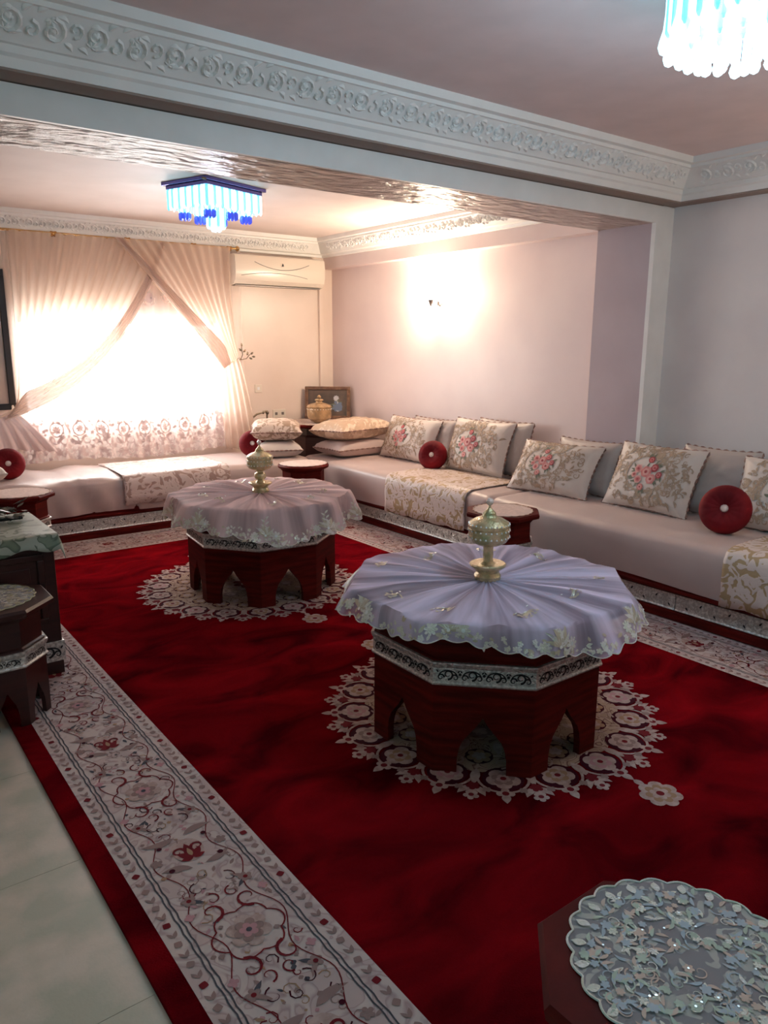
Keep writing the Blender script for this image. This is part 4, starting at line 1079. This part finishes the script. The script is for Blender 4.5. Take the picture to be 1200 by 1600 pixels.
o.flower(.33,.215,.030,9,PWHITE,1.5,deep=.3); o.disc(.35,.125,.045,PBLUE,1.2,16,1,1.1)
for k in range(14): o.flower(.35+rn.uniform(-.05,.05), .13+rn.uniform(-.05,.05), .014, 6, rn.choice((PWHITE,PBLUE)), 2+k*.2, deep=.4)
for k in range(8): o.leaf(.33, .16, .07, .018, rn.random()*6.28, EGREEN, 1.0)
o.build('painted_flowers', lambda x,y,h: (x,-.003-h,y), cv)

# ================================================================== AIR CONDITIONER
AC = thing('air_conditioner', 'ivory wall air conditioner between the curtains and the corner', 'air conditioner', (3.325,YW,2.045))
prof = [(0,0),(-.10,0),(-.16,.012),(-.195,.045),(-.210,.10),(-.212,.18),(-.205,.255),(-.195,.272),(-.17,.28),(0,.28)]
b = MB(); WA = .985; b.rings([[(x, y, z) for y, z in prof] for x in (.0,.006,WA-.006,WA)]); b.build('housing', PLASTIC, AC, smooth=28)
def acy(z):
    for (y0,z0),(y1,z1) in zip(prof[2:-2], prof[3:-1]):
        if z0 <= z <= z1: return y0+(y1-y0)*(z-z0)/(z1-z0)
    return -.21
b = MB(); b.tube([(.20+.60*t, acy(.215-.085*4*t*(1-t)*.75)-.001, .215-.085*4*t*(1-t)*.75+.0) for t in [k/24 for k in range(25)]], .0028, 5); b.build('upper_groove', GREYM, AC)
b = MB(); b.tube([(.06+.72*t, acy(.085+.035*4*t*(1-t))-.001, .085+.035*4*t*(1-t)) for t in [k/24 for k in range(25)]], .0024, 5); b.build('lower_groove', GREYM, AC)
b = MB(); b.box(.02,WA-.02,-.150,-.060,-.004,.002); b.build('air_outlet', GREYM, AC)
b = MB(); b.lathe([(.026,0),(.026,.004),(.020,.006)], 6); bd = b.build('badge', PLASTIC, AC); bd.rotation_euler = (pi/2,0,0); bd.location = (.50,-.2085,.195)
b = MB(); b.add([(-.014,-.010,.008),(.012,-.008,.008),(.008,.010,.008),(-.002,.020,.008),(-.008,.006,.008)], [(0,1,2,3,4)]); e_ = b.build('emblem', DARK, bd)

# ================================================================== CURTAINS
cr = thing('curtain_rail', 'gilded curtain rail with small scroll brackets under the crown moulding', 'curtain rail', (0,0,0))
b = MB(); b.tube([(1.0,6.80,2.372),(3.37,6.80,2.372)], .010, 10); b.build('rod', BRASS, cr, smooth=40)
for x in (1.75,2.35,2.95,3.30):
    b = MB()
    for sg in (-1,1):
        b.tube([(x+sg*(.012+.055*t*cos(t*5)), 6.785, 2.365-.018*sin(t*6)) for t in [k/14 for k in range(15)]], .005, 6)
    b.lathe([(.004,-.012),(.014,-.004),(.014,.004),(.004,.012)], 8, (x,6.785,2.365))
    b.box(x-.006,x+.006,6.79,6.90,2.37,2.378)
    b.build('scroll_bracket', BRASS, cr, smooth=40)
b = MB(); b.lathe([(.010,0),(.022,.008),(.026,.02),(.018,.034),(.004,.042)], 10); fo = b.build('finial', BRASS, cr, smooth=40); fo.location = (3.37,6.80,2.372); fo.rotation_euler = (0,pi/2,0)

def lerp(a, b, t): return a+(b-a)*t
def bez(p0, p1, p2, t): return tuple(p0[i]*(1-t)**2+2*p1[i]*t*(1-t)+p2[i]*t*t for i in range(2))
def panel(name, label, edgeA, edgeB, y0, folds, amp, m, nu=120, nv=40, lead=True):
    """edgeA/edgeB: bezier (x,z) left and right edges from rail to tie; cloth between, bunching at the tie"""
    T = thing(name, label, 'curtain', (0,0,0))
    def f(u, v):
        A = bez(*edgeA, v); B = bez(*edgeB, v); t = u
        g = 1-(1-u)**1.0
        x = lerp(A[0], B[0], g); z = lerp(A[1], B[1], g)
        k = amp*(1-.35*v)
        y = y0 + k*sin(u*folds*2*pi+.8*sin(v*3)) + k*.4*sin(u*folds*5.1+v*2)
        if v > .85: y = lerp(y, y0, (v-.85)/.15*.4)
        return (x, y, z)
    b = MB(); b.grid(f, nu, nv); b.build('voile', m, T, smooth=80)
    def fe(u, v):                       # bunched leading edge, several layers of voile
        E_, O_ = (edgeB, edgeA) if lead else (edgeA, edgeB)
        A = bez(*E_, v); B = bez(*O_, v); w_ = lerp(.05, .16, min(1, v*1.3))
        d = Vector((B[0]-A[0], B[1]-A[1])); d = d.normalized() if d.length > 1e-4 else Vector((0,0))
        q = (1-u)*w_*(1 if v < .85 else lerp(1,.55,(v-.85)/.15))
        return (A[0]+d.x*q, y0-.022-.012*sin(u*5*2*pi+v*3), A[1]+d.y*q)
    b = MB(); b.grid(fe, 36, 50); b.build('gathered_edge', CURTD, T, smooth=80)
    return T, f
C1, f1 = panel('curtain', 'cream voile curtain hung across the left and swept to the left tie-back',
   ((1.385,2.37),(1.42,1.7),(1.36,1.02)), ((2.68,2.37),(2.20,1.12),(1.24,.89)), 6.775, 15, .018, CURT)
C2, f2 = panel('curtain', 'cream voile curtain swept to the floral holdback beside the air conditioner',
   ((2.22,2.37),(2.72,1.85),(3.16,1.27)), ((3.28,2.37),(3.26,1.8),(3.34,1.38)), 6.73, 11, .018, CURT, lead=False)
# tails below the ties
def tail(T, pts_top, pts_bot, y0, m, folds, amp):
    def f(u, v):
        xa = lerp(pts_top[0][0], pts_top[1][0], u); za = lerp(pts_top[0][1], pts_top[1][1], u)
        xb = lerp(pts_bot[0][0], pts_bot[1][0], u); zb = lerp(pts_bot[0][1], pts_bot[1][1], u)+.012*abs(sin(u*18))
        return (lerp(xa, xb, v**.8), y0+amp*(.3+v)*sin(u*folds*2*pi)-.03*v, lerp(za, zb, v))
    b = MB(); b.grid(f, 60, 24); b.build('tail', m, T, smooth=80); return f
t1 = tail(C1, ((1.12,.92),(1.32,.95)), ((1.10,.66),(1.62,.60)), 6.76, LTHR, 5, .015)
t2 = tail(C2, ((3.12,1.30),(3.33,1.36)), ((3.14,.50),(3.50,.50)), 6.73, CURT, 5, .02)
for T, xz in ((C1,(1.22,.93)),(C2,(3.24,1.33))):
    b = MB(); b.tube([(xz[0]-.09, 6.78, xz[1]-.03),(xz[0]-.04,6.735,xz[1]-.02),(xz[0]+.04,6.735,xz[1]+.01),(xz[0]+.10,6.79,xz[1]+.04),(xz[0]+.12,6.90,xz[1]+.06)], .010, 8)
    b.build('tie_band', CURT, T, smooth=60)
# straight lace sheer
SH = thing('lace_curtain', 'straight white lace sheer over the window, its flowered hem falling on the sofa', 'curtain', (0,0,0))
def fs_(u, v):
    x = 1.36+2.08*u; z = lerp(2.365, .50+.012*abs(sin(u*46))+.02*sin(u*9), v)
    y = 6.855+.016*sin(u*2*pi*17)+.008*sin(u*61+v*2)-.085*max(0,v-.72)/.28+.0
    return (x, y, z)
b = MB(); b.grid(fs_, 260, 40); b.build('sheer', LACE, SH, smooth=80)
o = Orn(); rn = random.Random(9); Lx = 2.24
for k in range(11):
    x = .10+k*.205
    pts = [(x+.055*cos(t), .26+.06*sin(t)) for t in [2*pi*j/18 for j in range(19)]]
    o.ribbon(pts, .012, LTHR, 2); o.flower(x, .26, .034, 8, LTHR, 2, deep=.35)
    for sg in (-1,1):
        o.scroll(x+sg*.06, .16, .045, pi/2, 1.2, .014, LTHR, 2, sg); o.leaf(x, .14, sg*.09, .03, sg*.6, LTHR, 2, .2); o.scroll(x+sg*.05, .06, .035, -pi/2, 1.1, .012, LTHR, 2, -sg)
        o.leaf(x+sg*.03, .30, .05, .02, pi/2+sg*.5, LTHR, 2)
    o.flower(x, .07, .03, 6, LTHR, 2, deep=.4); o.flower(x+.10, .11, .022, 5, LTHR, 2, deep=.4)
for k in range(420):
    x = rn.random()*Lx; y = rn.random()**1.1*.33
    if rn.random() < .5: o.leaf(x, y, .035, .014, rn.random()*6.28, LTHR, 2)
    else: o.flower(x, y, .012+.008*rn.random(), 5, LTHR, 2, deep=.4)
# medallion motifs high in the sheer
for x, y in ((1.26,1.40),(1.44,1.42)):
    o.disc(x, y, .035, LTHR, 2, 14, 1, 1.2); o.leaf(x, y+.06, .12, .04, pi/2, LTHR, 2)
    o.ribbon([(x+.055*cos(t), y+.062*sin(t)) for t in [pi+pi*j/10 for j in range(11)]], .008, LTHR, 2)
def flace(x, y, h):
    u = min(1, max(0, x/Lx)); z0 = .505; H0 = 2.365-.50
    v = 1-(y/H0); p = fs_(u, min(1, v)); return (p[0], p[1]-.002-h, p[2])
o.build('lace_flowers', flace, SH, unit=.001)
# floral holdback
HB = thing('curtain_holdback', 'bronze leaf sprig holdback at the right edge of the curtain', 'curtain holdback', (3.405,6.90,1.37))
b = MB(); b.tube([(0,.03,0),(0,-.03,0),(-.02,-.09,-.02),(-.01,-.12,.03),(-.015,-.11,.10)], .005, 6); b.tube([(-.02,-.09,-.02),(.04,-.10,-.01),(.075,-.10,.03)], .004, 6); b.tube([(-.02,-.09,-.02),(-.07,-.10,-.045)], .004, 6); b.build('stem', BRONZE, HB)
for i, (x, z, a) in enumerate(((-.015,.10,1.6),(-.02,.06,2.3),(.0,.05,.8),(.075,.03,.6),(.06,.0,-.4),(.04,.02,1.4),(-.07,-.045,3.4),(-.06,-.02,2.2),(-.045,-.06,4.4),(.09,.01,-.1))):
    b = MB(); n = 6; L = .040; W_ = .020
    vs = [(x, -.11, z)]
    up_ = [(x+cos(a)*L*k/n-sin(a)*W_*.5*sin(pi*k/n), -.112-.008*sin(pi*k/n), z+sin(a)*L*k/n+cos(a)*W_*.5*sin(pi*k/n)) for k in range(n+1)]
    dn = [(x+cos(a)*L*k/n+sin(a)*W_*.5*sin(pi*k/n), -.112-.008*sin(pi*k/n), z+sin(a)*L*k/n-cos(a)*W_*.5*sin(pi*k/n)) for k in range(n+1)]
    b.add(up_+dn, [(k,k+1,n+2+k,n+1+k) for k in range(n)]); b.build('leaf', BRONZE, HB, solid=.003)

# small carved panel / chair back by the socket
SP = thing('fireguard_panel', 'small cream panel with a carved brown top, standing behind the red round cushion', 'panel', (3.50,6.80,.0))
b = MB(); b.box(0,.13,-.008,.008,0,.79); b.build('panel', WINW, SP, bevel=.003)
b = MB(); b.tube([(-.02,-.012,.784),(.03,-.014,.819),(.08,-.014,.829),(.13,-.014,.844),(.155,-.014,.814)], .010, 7); b.tube([(.145,-.012,.824),(.142,-.012,.60),(.14,-.012,.0)], .009, 7)
b.lathe([(.004,-.02),(.018,-.008),(.018,.008),(.004,.02)], 8, (.145,-.014,.829)); b.lathe([(.004,-.016),(.014,-.005),(.014,.005),(.004,.016)], 8, (.10,-.018,.832)); b.build('carved_top', BRONZE, SP, smooth=50)
# socket, switch
def plate(name, label, x, z, w_, h_, n):
    T = thing(name, label, name.split('_')[-1], (x,YW,z)); b = MB(); b.box(-w_/2,w_/2,-.010,0,-h_/2,h_/2); b.build('plate', PLASTIC, T, bevel=.003)
    b = MB()
    for k in range(n):
        b = MB(); b.box((-w_/4 if n > 1 else 0)+k*w_/2-.014,(-w_/4 if n > 1 else 0)+k*w_/2+.014,-.013,-.010,-.014,.014)
        b.build('rocker' if n == 1 else 'outlet', WFRAME if n == 1 else GREYM, T, bevel=.001)
plate('wall_switch', 'small white switch on the far wall between the curtain and the corner', 3.628, 1.062, .08, .08, 1)
plate('wall_socket', 'double white socket on the far wall above the stacked cushions', 3.86, .80, .15, .085, 2)

# tall mirror at the far left edge
MR = thing('wall_mirror', 'tall dark framed mirror at the left edge beside the curtain', 'mirror', (0.875,YW,.96))
b = MB(); MW, MH = .50, 1.12
for x0,x1,z0,z1 in ((0,MW,0,.05),(0,MW,MH-.05,MH),(0,.05,.05,MH-.05),(MW-.055,MW,.05,MH-.05)): b.box(x0,x1,-.035,0,z0,z1)
b.build('frame', DARK, MR, bevel=.004)
b = MB(); b.box(.05,MW-.055,-.012,-.002,.05,MH-.05); b.build('glass', MIRR, MR)

# ================================================================== LEFT CABINET
CB = thing('cabinet', 'dark carved wood cabinet at the left edge with a silver band along its foot', 'cabinet', (0,0,0))
cx0, cx1, cy0, cy1 = -.25, .788, 3.50, 4.05
b = MB(); b.box(cx0,cx1,cy0,cy1,.0,.635); b.build('body', DWOOD, CB, bevel=.004)
b = MB()
for z0, z1, e in ((.635,.650,.010),(.650,.668,.022)): b.box(cx0-e,cx1+e,cy0-e,cy1,z0,z1)
b.build('top', DWOOD, CB, bevel=.004)
for x0 in (-.20,.30):
    b = MB(); x1 = x0+.44
    b.box(x0,x1,cy0-.012,cy0,.26,.29); b.box(x0,x1,cy0-.012,cy0,.56,.59); b.box(x0,x0+.03,cy0-.012,cy0,.29,.56); b.box(x1-.03,x1,cy0-.012,cy0,.29,.56)
    d_ = b.build('door_moulding', DWOOD, CB, bevel=.005)
    b = MB(); b.box(x0+.06,x1-.06,cy0-.006,cy0,.32,.53); b.build('inset_panel', DWOOD, CB, bevel=.003)
b = MB(); b.box(cx0,cx1+.004,cy0-.010,cy0-.0002,.075,.170); b.box(cx1,cx1+.008,cy0-.010,cy1,.075,.170); sb = b.build('silver_band', SILVER, CB, bevel=.002)
scroll_panel(cx1-cx0, .080, 3).build('scrollwork', lambda x,y,h: (cx0+x, cy0-.0108-h, .083+y), sb)
CC = thing('brocade_cloth', 'sage green brocade cloth spread on the dark cabinet at the left edge', 'cloth', (0,0,0))
def fcl(u, v):
    x = lerp(cx0-.02, cx1+.045, u); y = lerp(cy0-.07, cy1-.02, v)
    z = .673+.003*noise.noise(Vector((x*9,y*9,1)))
    ex = max(0, x-(cx1+.018)); ey = max(0, (cy0-.022)-y)
    z -= ex*2.0+ey*1.2; 
    if ey > 0: z += .012*sin(x*31)*ey/.05
    return (x-ex*.4, y+ey*.3, z)
b = MB(); b.grid(fcl, 80, 40); b.build('brocade', GREENCL, CC, smooth=60, solid=.003)
# dark garland / beaded runner lying on it
GR = thing('leaf_garland', 'dark green leaf garland lying on the sage cloth at the left edge', 'garland', (0,0,0)); rn = random.Random(12)
b = MB(); b.tube([(.14+.1*k, 3.86+.02*sin(k*2), .690) for k in range(7)], .010, 6); b.build('stem', DARK, GR)
DG = mat('dark_green_leaf', (0.012,0.022,0.012,1), 0.4)
for k in range(170):
    x = .14+.60*rn.random(); y = 3.86+rn.uniform(-.10,.10); z = .684+.06*rn.random(); a = rn.random()*6.28; L = .05+.02*rn.random(); W_ = .022; n = 4; tl = rn.uniform(-.1,.45)
    up_ = [(x+cos(a)*L*q/n-sin(a)*W_*.5*sin(pi*q/n), y+sin(a)*L*q/n+cos(a)*W_*.5*sin(pi*q/n), z+tl*L*q/n) for q in range(n+1)]
    dn = [(x+cos(a)*L*q/n+sin(a)*W_*.5*sin(pi*q/n), y+sin(a)*L*q/n-cos(a)*W_*.5*sin(pi*q/n), z+tl*L*q/n+.003) for q in range(n+1)]
    b = MB(); b.add(up_+dn, [(q,q+1,n+2+q,n+1+q) for q in range(n)]); b.build('leaf', DG, GR)

# ================================================================== LAMPS
SC = thing('wall_sconce', 'lit wall sconce with frosted shade glowing on the alcove wall', 'wall lamp', (XA,5.20,1.90))
b = MB(); b.lathe([(.030,0),(.032,.006),(.020,.014),(.010,.02)], 14); wp = b.build('wall_plate', GREYM, SC, smooth=30); wp.location = (0,0,-.04); wp.rotation_euler = (0,-pi/2,0)
b = MB(); b.tube([(-.01,0,-.04),(-.06,0,-.055),(-.10,0,-.045),(-.11,0,-.02)], .006, 8); b.build('arm', GREYM, SC, smooth=40)
b = MB(); b.lathe([(.002,-.085),(.010,-.06),(.016,-.045),(.024,-.03),(.026,-.02)], 12, (-.11,0,0)); b.lathe([(.001,-.075),(.010,-.055),(.014,-.035),(.004,-.028)], 10, (-.055,-.035,0)); b.build('finial', GREYM, SC, smooth=40)
b = MB(); b.lathe([(.026,-.018),(.045,.01),(.062,.05),(.070,.09),(.066,.09),(.056,.05),(.040,.012),(.02,-.012)], 20, (-.11,0,0), cap=False); b.build('glass_shade', SHADE, SC, smooth=40)
lamp('sconce_bulb', 'POINT', (XA-.11,5.20,1.94), 150, (1.0,0.80,0.58), .04)
SC2 = copy_tree(SC); SC2.location = (XR,0.75,1.92); SC2['label'] = 'added warm fill sconce on the right wall of the near room, out of view'
lamp('sconce_bulb', 'POINT', (XR-.12,0.75,1.99), 26, (1.0,0.78,0.58), .04)  # bulb of the added, unseen sconce: warm fill for the near room

def ice_prism(r0, L, n=6, m=None):
    b = MB(); b.lathe([(r0*.55,0),(r0,-.008),(r0,-L+.012),(r0*.35,-L)], n); return b
def crystal_light(label, cx, cy, z, yaw, Wx, Wy, scale, power, color):
    T = thing('crystal_ceiling_light', label, 'ceiling lamp', (cx,cy,z), (0,0,yaw))
    b = MB(); b.box(-Wx/2,Wx/2,-Wy/2,Wy/2,-.022,0); b.box(-Wx/2+.02,Wx/2-.02,-Wy/2+.02,Wy/2-.02,-.045,-.022); b.build('mirror_plate', CHROME, T, bevel=.003)
    rt_ = MB()
    for sx, sy in ((-1,-1),(1,1)): rt_.box(sx*Wx/2-.03*(sx<0),sx*Wx/2+.03*(sx>0),sy*Wy/2-.006,sy*Wy/2+.006,-.03,-.018)
    rt_.build('corner_pin', BRONZE, T)
    base = {}
    def pr(x, y, z0, L, m, r=.010):
        key = (m.name, round(L,3), r)
        if key not in base:
            o = ice_prism(r, L).build('crystal_prism', m, T); base[key] = o
        else:
            o = bpy.data.objects.new('crystal_prism', base[key].data); COL.objects.link(o); o.parent = T
        o.location = (x, y, z0)
    nx = int(Wx/.023); ny = int(Wy/.023); cnt = 0
    h = .13*scale
    for i in range(nx):
        x = -Wx/2+.03+(Wx-.06)*i/(nx-1)
        for sy in (-1,1):
            pr(x, sy*(Wy/2-.03), -.045, h*(.92 if i % 2 else 1.0), ICEW if i % 3 else ICE)
    for j in range(1,ny-1):
        y = -Wy/2+.03+(Wy-.06)*j/(ny-1)
        for sx in (-1,1): pr(sx*(Wx/2-.03), y, -.045, h*(.92 if j % 2 else 1.0), ICEW if j % 3 else ICE)
    # stacked clusters with blue tips, and the low centre cluster
    for qx, qy in ((-.30,-.28),(.0,-.36),(.30,-.28),(-.30,.28),(.30,.28),(0,.36)):
        for k in range(8):
            a = 2*pi*k/8; x = qx*Wx+.030*cos(a); y = qy*Wy+.030*sin(a)
            pr(x, y, -.045, h*1.05, ICE if k % 2 else ICEW)
            pr(x, y, -.045-h*1.05, .05*scale, ICEB, .011)
    for k in range(12):
        a = 2*pi*k/12; pr(.055*cos(a), .055*sin(a), -.045, h*1.75, ICEW if k % 2 else ICE, .012)
    for k in range(6):
        a = 2*pi*k/6; pr(.025*cos(a), .025*sin(a), -.045, h*1.9, ICEW, .012)
    lamp('crystal_bulb', 'POINT', (cx,cy,z-.05-h*2.3), power, color, .08)
    return T
crystal_light('square blue lit crystal ceiling light in the alcove in front of the curtains', 2.343, 5.0, ZA, radians(18.9), .55, .42, 1.0, 6, (0.75,0.80,1.0))
# round tiered fitting near the camera
T = thing('crystal_ceiling_light', 'cyan lit crystal ceiling light cut off at the upper right corner of the picture', 'ceiling lamp', (2.30,1.30,ZC))
b = MB(); b.lathe([(.24,-.02),(.245,-.012),(.245,0)], 40); b.build('mirror_plate', CHROME, T)
b = MB(); b.lathe([(.19,-.14),(.20,-.13),(.20,-.02)], 40); b.build('light_drum', ICEW, T, smooth=40)
proto = {}
def rod(x, y, z0, L, m, r=.010, ball=False):
    key = (m.name, round(L,3), ball)
    if key not in proto:
        b = MB()
        if ball: b.lathe([(.004,0),(r*.7,-L*.4),(r*1.6,-L*.7),(r*1.9,-L*.85),(r*1.3,-L),(.002,-L-.006)], 8)
        else: b.lathe([(r*.5,0),(r,-.008),(r,-L+.012),(r*.35,-L)], 6)
        o = b.build('crystal_rod', m, T); proto[key] = o
    else:
        o = bpy.data.objects.new('crystal_rod', proto[key].data); COL.objects.link(o); o.parent = T
    o.location = (x, y, z0)
for R_, n, z0, L in ((.232,56,-.02,.19),(.205,44,-.06,.165),(.165,34,-.10,.145),(.11,20,-.13,.125)):
    for k in range(n):
        a = 2*pi*k/n; rod(R_*cos(a), R_*sin(a), z0, L, (ICEW,ICE,ICEW,ICE)[k % 4])
        if k % 4 == 0: rod((R_+.006)*cos(a), (R_+.006)*sin(a), z0-L*.62, L*.55, ICEW, .010, True)
lamp('crystal_bulb', 'POINT', (2.30,1.30,2.22), 22, (0.62,0.82,1.0), .12)

# ------------------------------------------------------------------ groups of alike things
GR_ = {'side_stool': 'octagonal side stools', 'lace_doily': 'lace doilies on the small tables', 'octagonal_table': 'large octagonal tables', 'tablecloth': 'organza veils on the large tables',
       'glass_compote': 'gilded glass compotes', 'embroidered_cushion': 'rose embroidered cushions on the right sofa', 'plain_cushion': 'plain grey cushions on the right sofa',
       'stacked_cushion': 'cushions lying flat on the sofas', 'round_cushion': 'round red velvet cushions', 'sofa_runner': 'damask runners over the sofas', 'mattress': 'satin sofa mattresses',
       'banquette': 'sofa platforms', 'curtain': 'cream swept curtains', 'crystal_ceiling_light': 'crystal ceiling lights', 'wall_sconce': 'wall sconces'}
for o in COL.objects:
    if o.parent is None and o.get('label') and o.get('kind') != 'structure':
        g = GR_.get(o.name.split('.')[0])
        if g: o['group'] = g
